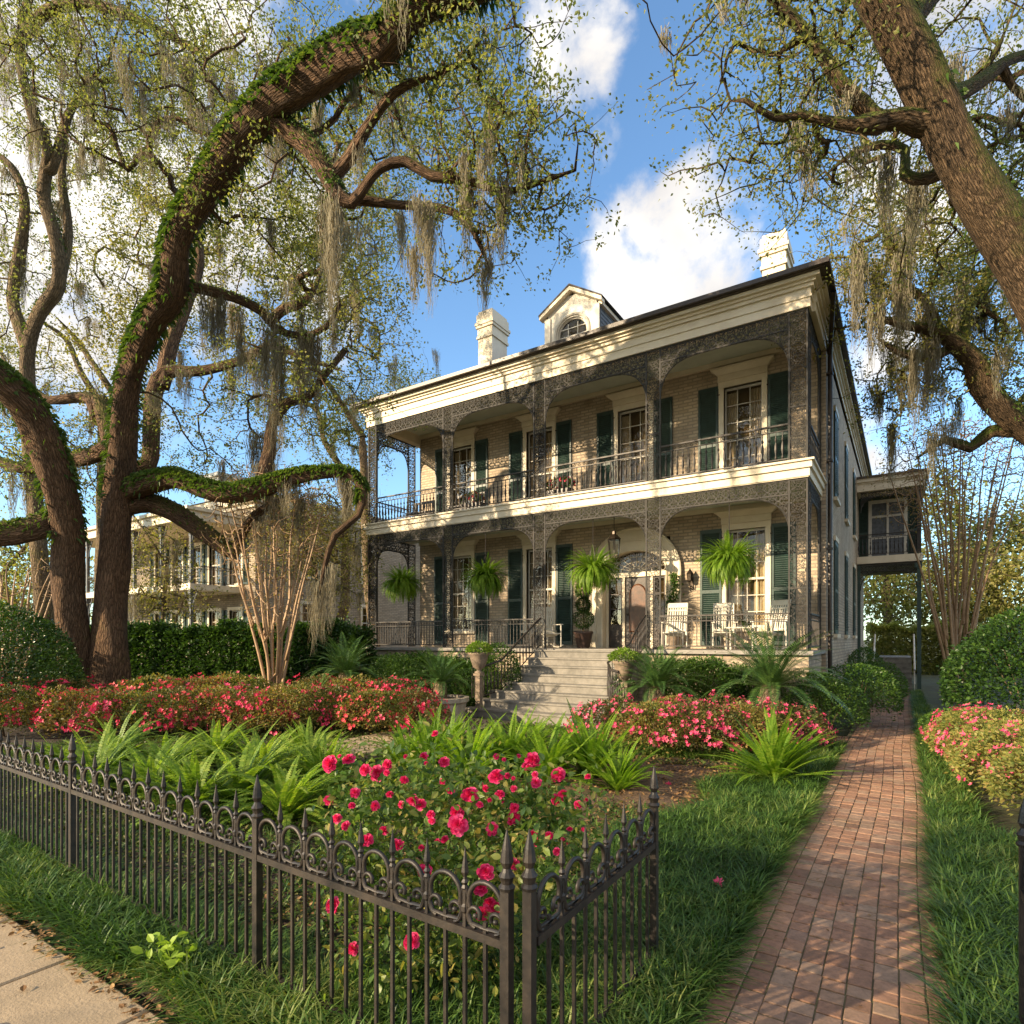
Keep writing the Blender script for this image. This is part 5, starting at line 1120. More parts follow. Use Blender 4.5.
def petals(mb, rg, P, d, size, n=5, cup=.5):
    """open five petalled flowers facing along d"""
    k = len(P); up_ = np.tile([0., 0, 1], (k, 1)); a = np.cross(d, up_)+1e-4; a /= np.linalg.norm(a, axis=1)[:, None]; b = np.cross(d, a); sc = size*rg.uniform(.7, 1.25, k); ph = rg.uniform(0, 6.28, k)
    for i in range(n):
        t = ph+i*6.2832/n; r1 = (np.cos(t)[:, None]*a+np.sin(t)[:, None]*b); r0 = (np.cos(t-.55)[:, None]*a+np.sin(t-.55)[:, None]*b); r2 = (np.cos(t+.55)[:, None]*a+np.sin(t+.55)[:, None]*b); s_ = sc[:, None]
        V = np.stack([P, P+(r0*.75+d*cup*.7)*s_*.75, P+(r1+d*cup)*s_, P+(r2*.75+d*cup*.7)*s_*.75], 1).reshape(-1, 3); j = np.arange(k)*4; mb.add(V, np.stack([j, j+1, j+2, j+3], -1))
def mk_az(seed, mat, fm, nf, rx=.85, ry=.8, h=.9, nl=5200, leaf=.055, fs=.042, clump=3): return lambda: bush(seed, rx, ry, h, nl, leaf, mat, nf, fm, fs, name='azalea_bush', cat='azalea', clump=clump, lumps=16, amp=.2)
GL = 'azalea bushes in the long left bed'; sp = []
names = ['under the far left fence spears', 'left of the great oak base', 'in front of the left oak stem', 'in front of the right oak stem', 'right of the oak base', 'below the balcony of the neighbour house', 'left of the crepe myrtle', 'in front of the crepe myrtle', 'right of the crepe myrtle', 'below the left sago palm', 'next to the stone planter']
for i, u in enumerate([5, 48, 90, 130, 172, 212, 250, 290, 330, 372, 408]):
    x, y = GX(u, 12.1+(.5 if i > 7 else 0)+random.uniform(-.3, .3)); sp.append((x, y, 0, random.uniform(0, 6), random.uniform(.92, 1.06), 'front row azalea bush '+names[i], GL))
for i, u in enumerate([20, 62, 150, 190, 232, 318, 352, 398]):
    x, y = GX(u, 13.9+random.uniform(-.3, .3)); sp.append((x, y, .0, random.uniform(0, 6), random.uniform(1.05, 1.2), 'back row azalea bush '+['near the far left edge', 'touching the left oak stem', 'just right of the oak trunk', 'against the dark hedge left part', 'against the dark hedge middle', 'behind the crepe myrtle base', 'under the left sago palm fronds', 'behind the brightest azalea beside the planter'][i], GL))
rr_ = random.Random(4); 
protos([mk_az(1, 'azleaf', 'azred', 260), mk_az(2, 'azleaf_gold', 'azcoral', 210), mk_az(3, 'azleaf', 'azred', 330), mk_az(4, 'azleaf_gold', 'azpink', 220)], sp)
GR = 'azalea bushes right of the front steps'; sp = []
for (u, D, s_, lb) in [(612, 10.9, .9, 'azalea bush nearest the stone steps, deep pink'), (655, 10.3, .95, 'azalea bush full of pink flowers below the dark sago palm'), (700, 10.0, .95, 'azalea bush in the middle of the right bed'), (745, 10.1, .95, 'azalea bush below the largest sago palm'), (785, 10.6, .85, 'azalea bush at the right end next to the boxwoods'), (680, 11.4, .95, 'back azalea bush between the two right sago palms'), (730, 11.5, .9, 'back azalea bush touching the large sago fronds')]:
    x, y = GX(u, D); sp.append((x, y, 0, random.uniform(0, 6), s_, lb, GR))
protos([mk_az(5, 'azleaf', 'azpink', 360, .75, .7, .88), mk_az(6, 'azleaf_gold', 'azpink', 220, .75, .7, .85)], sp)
GE = 'azalea bushes along the right side of the brick path'; sp = []
for (X, Y, s_, lb) in [(1.75, 8.3, .9, 'azalea bush nearest the camera right of the path'), (1.4, 9.3, .85, 'golden azalea bush second from the front right of the path'), (1.35, 10.4, .85, 'azalea bush third from the front right of the path'), (1.2, 11.5, .85, 'azalea bush fourth from the front right of the path'), (1.2, 12.5, .8, 'azalea bush below the big round shrub'), (2.9, 8.7, 1.0, 'pink dotted azalea bush cut by the right picture edge'), (2.7, 10.2, 1.05, 'azalea bush at the right edge in front of the round shrub'), (2.5, 12.0, 1.0, 'rear azalea bush at the right edge')]:
    sp.append((X-.12, Y, 0, random.uniform(0, 6), s_*1.08, lb, GE))
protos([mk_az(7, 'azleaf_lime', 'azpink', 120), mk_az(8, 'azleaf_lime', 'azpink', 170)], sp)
# hedges
def hedge(name, label, pts, w, h, n, mat, leaf=.07, seed=5):
    rg = np.random.default_rng(seed); pts = np.array(pts, float); mb = MB(); seg = np.linalg.norm(np.diff(pts, axis=0), axis=1); tot = seg.sum(); c = np.concatenate([[0], np.cumsum(seg)])
    s_ = rg.uniform(0, tot, n); X = np.stack([np.interp(s_, c, pts[:, 0]), np.interp(s_, c, pts[:, 1])], -1); k = np.clip(np.searchsorted(c, s_)-1, 0, len(seg)-1); dr = np.diff(pts, axis=0)[k]/seg[k][:, None]; nr = np.stack([-dr[:, 1], dr[:, 0]], -1)
    # points on top or on the two faces
    face = rg.random(n); per = w+2*h; wob = .08*np.sin(s_*2.1)+.06*np.sin(s_*5.3+1)+.05*np.sin(s_*11)
    off = np.where(face < w/per, rg.uniform(-.5, .5, n)*w, np.where(face < (w+h)/per, -w/2, w/2)); z = np.where(face < w/per, h, rg.uniform(0, 1, n)*h)
    zc = z*(1+wob*.6); off = off*(1+wob*.5)+rg.normal(0, .05, n); off *= np.where(zc > h*.85, .93, 1); zc += rg.normal(0, .05, n)*(face < w/per)+np.where(rg.random(n) < .05, .1, 0)*(face < w/per)
    P = np.stack([X[:, 0]+nr[:, 0]*off, X[:, 1]+nr[:, 1]*off, np.maximum(zc, .02)], -1)
    d = np.stack([nr[:, 0]*np.sign(off), nr[:, 1]*np.sign(off), np.where(face < w/per, 1.5, .2)], -1); d /= np.linalg.norm(d, axis=1)[:, None]
    P -= d*(rg.random((n, 1))**2*.22)
    scatter(mb, LEAF[0], LEAF[1], out_m(rg, d, .7), P, leaf*rg.uniform(.6, 1.35, n)); m = pts.mean(0); root = thing(name, label, 'hedge', (m[0], m[1], 0)); mk('foliage', mb, M[mat], root)
    cr_ = MB()
    for a, b in zip(pts[:-1], pts[1:]):
        d_ = (b-a)/np.linalg.norm(b-a); q = np.array([-d_[1], d_[0]]); 
        for t in np.arange(0, np.linalg.norm(b-a), .35): p = a+d_*t; cr_.tube([(p[0], p[1], 0), (p[0]+q[0]*.1*math.sin(t*9), p[1]+q[1]*.1, h*.5), (p[0]-q[0]*.15*math.cos(t*5), p[1], h*.9)], [.03, .02, .01], 5)
    mk('stems', cr_, M['bark_far'], root)
a = GX(132, 19.5); b = GX(330, 18.8); c = GX(365, 18.3)
hedge('clipped_hedge', 'long dark clipped hedge behind the great oak and crepe myrtle', [GX(-260, 19), GX(60, 19.6), a, b, c], 1.1, 2.25, 130000, 'hedge', .12)
hedge('clipped_hedge', 'low green hedge along the porch base left of the steps', [(-15.6, 13.4), (-12.0, 13.3), (-9.6, 13.5)], .9, 1.35, 40000, 'box', .07, 6)
hedge('clipped_hedge', 'leafy shrub row along the porch base right of the steps', [(-4.8, 13.6), (-3.4, 13.5), (-2.2, 13.6)], .8, 1.35, 20000, 'box', .06, 9)
hedge('distant_shrub_row', 'sunlit shrubs closing the view beyond the back steps at right', [GX(868, 36), GX(960, 34), GX(1150, 30)], 2.5, 2.6, 40000, 'warmleaf', .2, 8)
# boxwoods and round shrubs
def mk_box(seed, rx, ry, h, nl=6500, leaf=.055, mat='box', amp=.14): return lambda: bush(seed, rx, ry, h, nl, leaf, mat, name='boxwood_shrub', cat='shrub', lumps=14, amp=amp)
sp = []
for (u, D, s_, z, lb) in [(858, 13.6, 1.0, 'clipped boxwood by the house corner beside the brick path'), (835, 12.2, .85, 'low boxwood in front of the corner shrub'), (880, 16.5, .95, 'boxwood against the side wall halfway along the path'), (893, 22.0, .95, 'farthest boxwood near the back steps')] and [(858, 13.6, 1.0, 0, 'clipped boxwood by the house corner beside the brick path'), (825, 12.0, .85, 0, 'low boxwood in front of the corner shrub'), (873, 17.0, .95, 0, 'boxwood against the side wall halfway along the path'), (700, 13.1, .95, .25, 'leafy shrub under the porch railing between the two right sago palms'), (810, 13.0, .9, 0, 'shrub at the porch corner behind the largest sago palm')]:
    x, y = GX(u, D); sp.append((x, y, z, random.uniform(0, 6), s_, lb, 'clipped shrubs around the right side of the house'))
protos([mk_box(1, .85, .85, 1.35), mk_box(2, .8, .9, 1.3)], sp)
x, y = GX(873, 22); place_copies(mk_box(9, .6, 1.6, 1.6)(), [(-1.2, 24.0, 0, 0, 1, 'tall narrow shrub against the side wall near the back steps', None)])
place_copies(mk_box(3, 1.35, 1.3, 2.35, 15000, .075, 'hedge')(), [(2.0, 14.9, 0, 0, 1, 'big round glossy shrub at the right edge behind the azaleas', None)])
x, y = GX(-8, 13.6); place_copies(mk_box(4, 1.6, 1.5, 2.6, 18000, .075, 'hedge')(), [(x, y, 0, 0, 1, 'big dark shrub at the left picture edge below the mossy limb', None)])
x, y = GX(497, 15.7); place_copies(mk_box(5, .7, .5, 1.75, 6500, .055)(), [(x, y, 0, 0, 1, 'yellow green shrub against the porch railing behind the left urn', None)])
x, y = GX(398, 15.3); place_copies(mk_box(6, .8, .7, 1.5, 6500, .055)(), [(x, y, 0, 0, 1, 'rounded shrub behind the left sago palms', None)])
x, y = GX(462, 15.6); place_copies(mk_box(7, .6, .5, 1.1, 4500, .055, 'hedge')(), [(x, y, 0, 0, 1, 'dark shrub beside the foot of the left stair railing', None)])
place_copies(mk_box(8, .5, .5, .6, 3000, .05, 'box')(), [(.75, 13.9, 0, 0, 1, 'low green mound between the path and the round shrub', None)])
# crepe myrtles
def myrtle(label, u, D, vt, spread, seed, n=15, leafm='myrtleleaf', per=3, tw=420, bs=6, rs=1):
    T = Tree(seed); rg = np.random.default_rng(seed); base = HOR+FPX*CAMH/D
    order = list(rg.permutation(n))
    for m_, k in enumerate(order):
        f = (k/(n-1)-.5)*2; q = f*spread*(.8+.35*rg.random()); dz = rg.uniform(-1.2, 1.2); pt = lambda t, r_: (u+f*bs*(1-t)+q*t**1.15+(1.6*math.sin(t*7+k*2.1)+rg.uniform(-2.6, 2.6))*min(1, t*3), base+(vt-base)*t, r_, D+dz*t*1.3)
        t0 = 0 if m_ < n*.45 else rg.uniform(.18, .45); ts = np.linspace(t0, 1, 5) if t0 else np.array([0, .12, .3, .55, .8, 1.]); top_ = rg.uniform(.82, 1.0)
        T.limb(limb([pt(t*top_, rs*(2.3*(1-t*.8)+.2)) for t in ts]), .3, attach=t0 > 0)
    idx = [i for i in range(len(T.P)) if T.P[i][2] > 1.6]
    tg = ball(rg, tw, [(u+s_*spread*.55, vt+45, D, spread*.55, 60, 1.3) for s_ in (-1, 0, 1)]+[(u, vt+10, D, spread*.8, 25, 1.5), (u, (vt+base)/2, D, spread*.5, 45, 1)])
    tips = T.grow(tg, .2, .3, rmin=.006, rmax=.016, from_idx=idx, droop=.1); root = thing('crepe_myrtle', label, 'tree', (*GX(u, D), 0)); mb = MB(); T.mesh(mb, 9); mk('stems', mb, M['myrtle'], root, smooth=True)
    tp = np.array([T.P[i] for i in tips]); mb = MB(); P, M_, sc = leaves_at(rg, tp, per, .12, .06); scatter(mb, LEAF[0], LEAF[1], M_, P, sc); mk('crown', mb, M[leafm], root)
myrtle('bare multi stemmed crepe myrtle in the left bed in front of the hedge', 274, 15.6, 480, 60, 1, 17, tw=1300, bs=3.5, rs=.78)
myrtle('tall many stemmed crepe myrtle right of the brick path', 956, 18.5, 430, 74, 2, 20, tw=1300, per=6, bs=3, rs=.68)
myrtle('bare brown shrub left of the great oak behind the dark shrub', 12, 18.5, 560, 60, 3, 12, tw=200, per=4)
# hanging fern baskets
def basket():
    r = thing('hanging_fern', 'fern', 'hanging plant'); mb = MB(); mb.lathe((0, 0, -.18), [(.0, 0), (.12, .01), (.19, .15), (.2, .2), (.17, .2)], 14); mk('basket', mb, M['darkwood'], r, world=False)
    mb = MB(); mb.tube([(0, 0, .62), (0, 0, 1.72)], .009, 5)
    for k in range(3): a = k*2.09; mb.tube([(.19*math.cos(a), .19*math.sin(a), .02), (0, 0, .62)], .006, 4)
    mk('chain', mb, M['iron'], r, world=False)
    rg = np.random.default_rng(8); mb = MB()
    for k in range(420):
        a = rg.uniform(0, 6.283); el = math.asin(rg.uniform(-.75, 1)); frond(mb, rg, np.array([.12*math.cos(a), .12*math.sin(a), .04]), a, el, .7+.9*max(0, math.cos(el))+rg.uniform(-.2, .3), rg.uniform(.5, .74), .044, 22, .3, 1.1, 0, .1)
    mk('fronds', mb, M['fern_bright'], r, world=False); return r
hb = basket(); sp = []
for (X, lb) in [(-13.9, 'hanging fern basket in the leftmost lower porch bay'), (-10.5, 'hanging fern basket in the second lower porch bay from the left'), (-6.97, 'hanging fern basket above the front steps beside the lantern'), (-3.45, 'largest hanging fern basket in the rightmost lower porch bay')]:
    sp.append((X, HY+.1, 3.78, X, 1.12, lb, 'hanging fern baskets along the porch'))
place_copies(hb, sp)
# roses at the fence corner
def rose_bush():
    cx, cy = GX(455, 3.55); root = thing('rose_bush', 'big rose bush full of crimson blooms pressing against the iron fence corner', 'rose bush', (cx, cy, 0)); rg = np.random.default_rng(21)
    # arching canes
    st_ = MB(); tips = []
    blobs = [(400, 800, 3.9, 62, 40, .35), (470, 800, 3.7, 70, 42, .4), (540, 815, 3.6, 55, 45, .35), (360, 850, 3.5, 35, 60, .3), (450, 870, 3.3, 80, 60, .3, .7), (520, 880, 3.1, 50, 60, .25, .6), (430, 960, 3.2, 90, 60, .25, .35)]
    T = Tree(77)
    for k in range(9): 
        a = rg.uniform(0, 6.28); T.limb([(cx+.08*math.cos(a), cy+.08*math.sin(a), 0, .012), (cx+.25*math.cos(a), cy+.2*math.sin(a), .4, .009), (cx+.5*math.cos(a), cy+.3*math.sin(a), .85, .006)], .1, attach=False)
    pos = [(331,764,1.25),(349,760,.9),(366,770,.9),(378,773,1.15),(388,765,.8),(424,757,.7),(444,762,.8),(435,734,.55),(470,796,1.25),(413,800,.8),(421,805,.9),(458,825,1.3),(456,812,.9),(375,806,.7),(329,800,.7),(337,819,.7),(367,840,.8),(384,831,.7),(398,845,.8),(346,826,.6),(425,871,.85),(497,777,1.1),(533,760,1.1),(527,767,.8),(558,775,1.1),(536,783,.8),(514,817,.9),(514,808,.7),(557,800,.9),(563,795,.8),(492,829,.9),(533,835,.7),(537,842,.6),(486,872,1.0),(481,888,.9),(483,912,1.0),(490,905,.9),(496,909,.9),(318,913,1.1),(412,942,1.1),(340,956,.8),(514,864,.8),(549,836,.6),(450,790,.6),(355,793,.7),(500,795,.7),(404,780,.6),(578,805,.6),(352,806,.5),(390,795,.6),(431,815,.6),(445,840,.6)]
    heads = []
    pos += [(rg.uniform(335, 590), rg.uniform(755, 860), rg.uniform(.28, .55)) for _ in range(34)]
    for i, (u, v, s_) in enumerate(pos):
        D = 3.0+max(0, (860-v))*.0042+rg.uniform(-.06, .1)
        if v > 850: D = 2.86+rg.uniform(0, .1)
        if u > 500: D += .1
        c = PX(u, v, D); c[1] = max(c[1], 2.05); heads.append((c, s_))
    tg = ball(rg, 1500, blobs); tg = tg[(tg[:, 2] > .12) & (tg[:, 1] > 2.02) & (tg[:, 0] < -1.28)]; tg = np.concatenate([tg, np.array([h[0] for h in heads])+FW*.03+np.array([0, 0, -.03])]); ids = T.grow(tg, .2, .12, rmin=.0022, rmax=.008)
    mb = MB(); T.mesh(mb, 9); mk('stems', mb, M['box'] if 0 else M['resfern'], root)
    tp = np.array([T.P[i] for i in ids]); mb = MB(); P, M_, sc = leaves_at(rg, tp, 24, .06, .054, down=.1); scatter(mb, LEAF6[0], LEAF6[1], M_, P, sc); mk('leaves', mb, M['roseleaf'], root)
    for c, s_ in heads:
        r = .0345*s_
        fd = -FW*.8+np.array([0, 0, .45])+rg.normal(0, .3, 3); fd /= np.linalg.norm(fd); a = np.cross(fd, [0, 0, 1]); a /= np.linalg.norm(a); b = np.cross(fd, a)
        mb = MB()
        for ring, (rr2, np_, up2) in enumerate([(1.15, 7, .1), (1.0, 7, .35), (.8, 6, .6), (.58, 5, .8), (.36, 4, .95), (.18, 3, 1.0)]):
            for q in range(np_):
                t = q*6.283/np_+ring*.7+rg.uniform(-.15, .15); wd = 7.5/np_
                def pt(tt, rad, hgt): return c+(math.cos(tt)*a+math.sin(tt)*b)*rad*r+fd*hgt*r
                j = rg.uniform(.88, 1.12)
                mb.add([pt(t, .05, up2*.3), pt(t-wd*.5, rr2*.62*j, up2*.75+.1), pt(t-wd*.34, rr2*j, up2+.12), pt(t, rr2*1.08*j, up2+.02), pt(t+wd*.34, rr2*j, up2+.12), pt(t+wd*.5, rr2*.62*j, up2*.75+.1), pt(t, rr2*.6, up2*.6)], np.array([(0,1,6),(1,2,6),(2,3,6),(3,4,6),(4,5,6),(5,0,6)]))
        mk('rose_bloom', mb, M['rose'], root)
rose_bush()
# ---- grass, ground cover, litter
def grass(name, label, region, n, h=(.11, .24), seed=1, mat='grass', z=0.0, w=.0055, blades=15, excl=None, lean=1.05):
    rg = np.random.default_rng(seed); mb = MB(); P = region(rg, n); m = len(P)*blades; B = np.repeat(P, blades, 0); a = rg.uniform(0, 6.283, m); hh = rg.uniform(*h, m)*np.repeat(rg.uniform(.75, 1.15, len(P)), blades); rd = rg.uniform(0, .05, m)
    d = np.stack([np.cos(a), np.sin(a), 0*a], -1); sd = np.stack([-np.sin(a), np.cos(a), 0*a], -1)*w; B3 = np.concatenate([B, np.full((m, 1), z)], 1)+d*rd[:, None]; ln = rg.uniform(.25, 1.0, m)*lean
    up_ = np.array([0, 0, 1.]); rows = []
    for (t, f) in ((0, 1), (.4, .95), (.75, .7), (1, .08)):
        c = B3+d*(hh*ln*t**1.8*1.4)[:, None]+up_*(hh*(t-.42*ln*t**3))[:, None]; rows += [c-sd*f, c+sd*f]
    V = np.stack(rows, 1).reshape(-1, 3); i = np.arange(m)*8; F = np.concatenate([np.stack([i+k, i+k+1, i+k+3, i+k+2], -1) for k in (0, 2, 4)]); mb.add(V, F); o = mk(name, mb, M[mat]); tag(o, label, 'grass', None, 'stuff'); return o
def rect(x0, x1, y0, y1, f=None):
    def g(rg, n):
        P = np.stack([rg.uniform(x0, x1, n), rg.uniform(y0, y1, n)], -1)
        # denser close to the street
        return P if f is None else P[f(P[:, 0], P[:, 1])]
    return g
grass('border_grass', 'dark arching border grass between the gate leaf and the brick path', rect(-2.4, -.9, 2.0, 7.5, lambda x, y: x > -2.4+.06*y+.25*np.sin(y*2)), 4200, seed=1)
grass('border_grass', 'border grass widening toward the bright fern along the left path edge', rect(-3.8, -.9, 6.5, 12.2, lambda x, y: (x > -2.05+.12*np.sin(y*3)) | (y > 9.6)), 2600, seed=2)
grass('border_grass', 'tufted grass strip right of the brick path up to the azaleas', rect(.22, 1.35, 1.6, 7.2, lambda x, y: x < .85+.3*np.sin(y*1.3)**2+.35*(y < 5)), 2800, seed=3)
grass('border_grass', 'narrow grass edging beside the azaleas along the right of the path', rect(.22, .8, 7.2, 26, lambda x, y: x < .75-.012*y), 2600, (.1, .22), seed=4)
grass('border_grass', 'street verge grass growing through the foot of the long fence', rect(-12.5, -.95, 1.62, 2.2, lambda x, y: y > 1.66+.05*np.sin(x*5)), 4300, (.10, .24), seed=5)
grass('border_grass', 'thin grass and weeds in the shaded bed behind the fence', rect(-13, -1.3, 2.2, 6.6), 2700, (.06, .17), seed=6, blades=7)
grass('border_grass', 'far lawn edge grass behind the right azaleas', rect(.9, 6, 1.6, 7, lambda x, y: x > 1.1), 2600, seed=7)
def cover(name, label, region, n, size, mat, seed, z=(0.01, .06), cat='ground cover', el=.45):
    rg = np.random.default_rng(seed); P = region(rg, n); m = len(P); P3 = np.concatenate([P, rg.uniform(*z, (m, 1))], 1); mb = MB(); scatter(mb, LEAF6[0], LEAF6[1], rotm(rg.uniform(0, 6.28, m), rg.normal(.1, el, m), rg.normal(0, el, m)), P3, size*rg.uniform(.5, 1.3, m)); o = mk(name, mb, M[mat]); tag(o, label, cat, None, 'stuff')
cover('ground_ivy', 'small leaved dark ground cover behind the long fence', rect(-13, -1.3, 1.95, 6.6), 62000, .045, 'ivy', 1)
cover('ground_ivy', 'ground cover under the ferns and azaleas', rect(-16, -1.9, 6.6, 12.5, lambda x, y: ~((x > -4.3) & (x < -2.1) & (y > 5.6) & (y < 9.0))), 42000, .06, 'ivy', 2)
cover('leaf_litter', 'brown fallen leaves over the mulch clearing by the path', rect(-4.6, -1.8, 4.8, 9.4), 5200, .055, 'dead', 3, (.03, .06), 'fallen leaves', .35)
cover('leaf_litter', 'dry leaves gathered along the sidewalk edge', rect(-9.5, -1.1, 1.46, 1.68), 1500, .04, 'dead', 4, (.045, .06), 'fallen leaves', .3)
cover('leaf_litter', 'scattered dry leaves on the sidewalk slabs', rect(-8, -2, .2, 1.5), 60, .05, 'dead', 5, (.05, .056), 'fallen leaves', .15)
cover('leaf_litter', 'scattered dry leaves on the brick path', rect(-.9, .22, 1.9, 16), 130, .04, 'dead', 6, (.05, .056), 'fallen leaves', .15)
cover('leaf_litter', 'brown leaves under the rose bush', rect(-4, -1.3, 2.1, 4.6), 1500, .05, 'dead', 7, (.02, .05), 'fallen leaves', .3)
# bright weed at the fence foot
def weed():
    x, y = GX(176, 3.35); r = thing('lime_weed', 'lime green leafy weed growing at the foot of the fence', 'weed', (x, y, 0)); rg = np.random.default_rng(5); mb = MB(); n = 60
    P = np.stack([x+rg.normal(0, .10, n), y+rg.normal(0, .05, n), rg.uniform(.06, .26, n)], -1); scatter(mb, LEAF6[0], LEAF6[1], rotm(rg.uniform(0, 6.28, n), rg.normal(.3, .5, n), rg.normal(0, .5, n)), P, rg.uniform(.04, .09, n)); mk('leaves', mb, M['lime'], r)
    mb = MB()
    for p in P[::4]: mb.tube([(x, y, 0), tuple((p+np.array([x, y, 0]))/2), tuple(p)], .0025, 4)
    mk('stems', mb, M['lime'], r)
weed()
# a fallen bloom or two
for (u, v, lb) in [(718, 884, 'single fallen pink bloom on the border grass'), (669, 784, 'small fallen bloom on the brown mulch')]:
    D = FPX*(CAMH-.14)/(v-HOR)*1.0 if u > 700 else FPX*(CAMH-.05)/(v-HOR); p = PX(u, v, D); mb = MB(); rg = np.random.default_rng(u); petals(mb, rg, np.array([p]*4)+rg.normal(0, .008, (4, 3)), np.array([[-.1, -.5, .8]]*4)+rg.normal(0, .3, (4, 3)), .035); o = mk('fallen_flower', mb, M['azpink'], loc=p); tag(o, lb, 'flower')
# ------------------------------------------------------------ iron fence and gate leaves
FY = 1.95
def spear(mb, x, y, z, s_=1.0):
    mb.lathe((x, y, z), [(.008*s_, 0), (.016*s_, .01), (.010*s_, .022), (.017*s_, .034), (.009*s_, .045), (.008*s_, .055), (.017*s_, .075), (.013*s_, .10), (.001, .175)], 6)
def scroll(x0, x1, z0, f):
    """lyre scrolls and arch between two tall pickets; f maps (a, z) to 3D"""
    mb = MB(); w = x1-x0; c = (x0+x1)/2; R = w*.40
    arch_ = [(c+R*math.cos(t), z0+.115+.085*math.sin(t)) for t in np.linspace(-.35, math.pi+.35, 15)]
    mb.tube([f(*p) for p in arch_], .011, 6)
    for s_ in (-1, 1):
        # C scroll curling in at the rail and up against the picket
        P = []
        for t in np.linspace(0, 1, 16):
            an = -math.pi/2+s_*(math.pi*1.6*t); r = w*.22*(1-.55*t); P.append((c+s_*w*.24+s_*0+r*math.cos(an)*1.0, z0+.055+r*math.sin(an)*1.05))
        mb.tube([f(*p) for p in P], .0095, 6)
        P = [(x0+w*(.5-s_*.5)+s_*w*.02, z0+.165), (x0+w*(.5-s_*.5)+s_*w*.10, z0+.12), (x0+w*(.5-s_*.5)+s_*w*.06, z0+.07), (x0+w*(.5-s_*.5)+s_*w*.16, z0+.02), (c+s_*w*.1, z0+.015)]
        mb.tube([f(*p) for p in P], .0095, 6)
        mb.lathe(tuple(f(c+s_*w*.24, z0+.055)), [(0, -.012), (.012, -.006), (.012, .006), (0, .012)], 6)
    return mb
def fence_run(name, label, cat, f, a0, a1, rail, n_pairs, post_at, base=-.02, posts_mat='iron', start_post=True):
    """f maps (along, z) to a 3D point; along from a0 to a1"""
    o0 = f(a0, 0); root = thing(name, label, cat, (o0[0], o0[1], 0)); d = np.array(f(1, 0))-np.array(f(0, 0)); n_ = np.array([-d[1], d[0], 0]); pitch = (a1-a0)/n_pairs
    for (z, hz, hd) in ((rail, .017, .017), (.125, .012, .013)):
        mb = MB(); mb.obox(np.array(f((a0+a1)/2, z)), d*abs(a1-a0)/2, n_*hd, (0, 0, hz)); mk('rail', mb, M['iron'], root)
    for i in range(n_pairs+1):
        a = a0+i*pitch
        if any(abs(a-p) < abs(pitch)*.4 for p in post_at): continue
        p = f(a, 0); mb = MB(); mb.box(p[0]-.0075, p[0]+.0075, p[1]-.0075, p[1]+.0075, base, rail+.17); spear(mb, p[0], p[1], rail+.165); mb.lathe((p[0], p[1], rail+.09), [(.009, -.02), (.017, -.01), (.017, .01), (.009, .02)], 6); mk('picket', mb, M['iron'], root)
    for i in range(n_pairs):
        a = a0+(i+.5)*pitch; p = f(a, 0); mb = MB(); mb.box(p[0]-.0075, p[0]+.0075, p[1]-.0075, p[1]+.0075, base, rail+.06); mk('picket', mb, M['iron'], root)
        A, B = sorted((a0+i*pitch, a0+(i+1)*pitch)); mk('scroll', scroll(A, B, rail+.017, f), M['iron'], root, smooth=True)
    for a in post_at:
        p = f(a, 0); mb = MB(); mb.box(p[0]-.02, p[0]+.02, p[1]-.02, p[1]+.02, base, rail+.22)
        mb.lathe((p[0], p[1], rail+.215), [(.03, 0), (.034, .012), (.022, .025), (.026, .04), (.033, .055), (.022, .07), (.016, .085), (.027, .11), (.020, .16), (.002, .235)], 10); mk('post', mb, M['iron'], root)
    return root
# long street fence: runs along the sidewalk to the left
fence_run('iron_fence', 'long black iron fence with spear tops and scrolls beside the sidewalk', 'fence', lambda a, z: np.array([-a, FY+.027*(a-1.3), z]), 1.30, 11.38, .74, 48, [1.30, 2.98, 5.50, 8.02, 10.54])
fence_run('iron_gate', 'open left gate leaf of black iron beside the rose bush', 'gate', lambda a, z: np.array([-1.215, a, z]), 2.02, 3.36, .75, 6, [2.02-.04, 3.36])
fence_run('iron_gate', 'open right gate leaf of black iron at the lower right picture edge', 'gate', lambda a, z: np.array([.47, a, z]), 2.1, 3.66, .75, 7, [2.1, 3.66])
fence_run('iron_fence', 'iron fence continuing right of the gate beside the sidewalk', 'fence', lambda a, z: np.array([a, FY, z]), .62, 4.4, .74, 18, [.62, 2.5, 4.4])
mb = MB(); 
# ------------------------------------------------------------ porch and step things
def urn(name, label, x, y, z, ped, plant=True, seed=1, mat='terra'):
    r = thing(name, label, 'urn', (x, y, z)); 
    if ped:
        m = MB(); m.box(x-.1, x+.1, y-.1, y+.1, z, z+.1); m.box(x-.065, x+.065, y-.065, y+.065, z+.1, z+ped-.06); m.box(x-.1, x+.1, y-.1, y+.1, z+ped-.06, z+ped); mk('pedestal', m, M[mat], r)
    m = MB(); m.lathe((x, y, z+ped), [(.10, 0), (.11, .03), (.05, .06), (.06, .09), (.14, .14), (.2, .3), (.235, .44), (.26, .46), (.26, .50), (.22, .50), (.2, .46)], 20); mk('bowl', m, M[mat], r, smooth=True)
    rg = np.random.default_rng(seed); mb = MB(); n = 1500; P, d = lumpy(rg, n, .3, .3, .3); P += np.array([x, y, z+ped+.44]); scatter(mb, LEAF[0], LEAF[1], out_m(rg, d), P, .05*rg.uniform(.6, 1.3, n)); mk('plant', mb, M['fern'], r)
urn('garden_urn', 'terracotta urn on a tall iron pedestal left of the steps', -8.72, 11.85, 0, 1.12, seed=1)
urn('garden_urn', 'terracotta urn on a square pedestal right of the steps', -5.05, 12.15, 0, .98, seed=2)
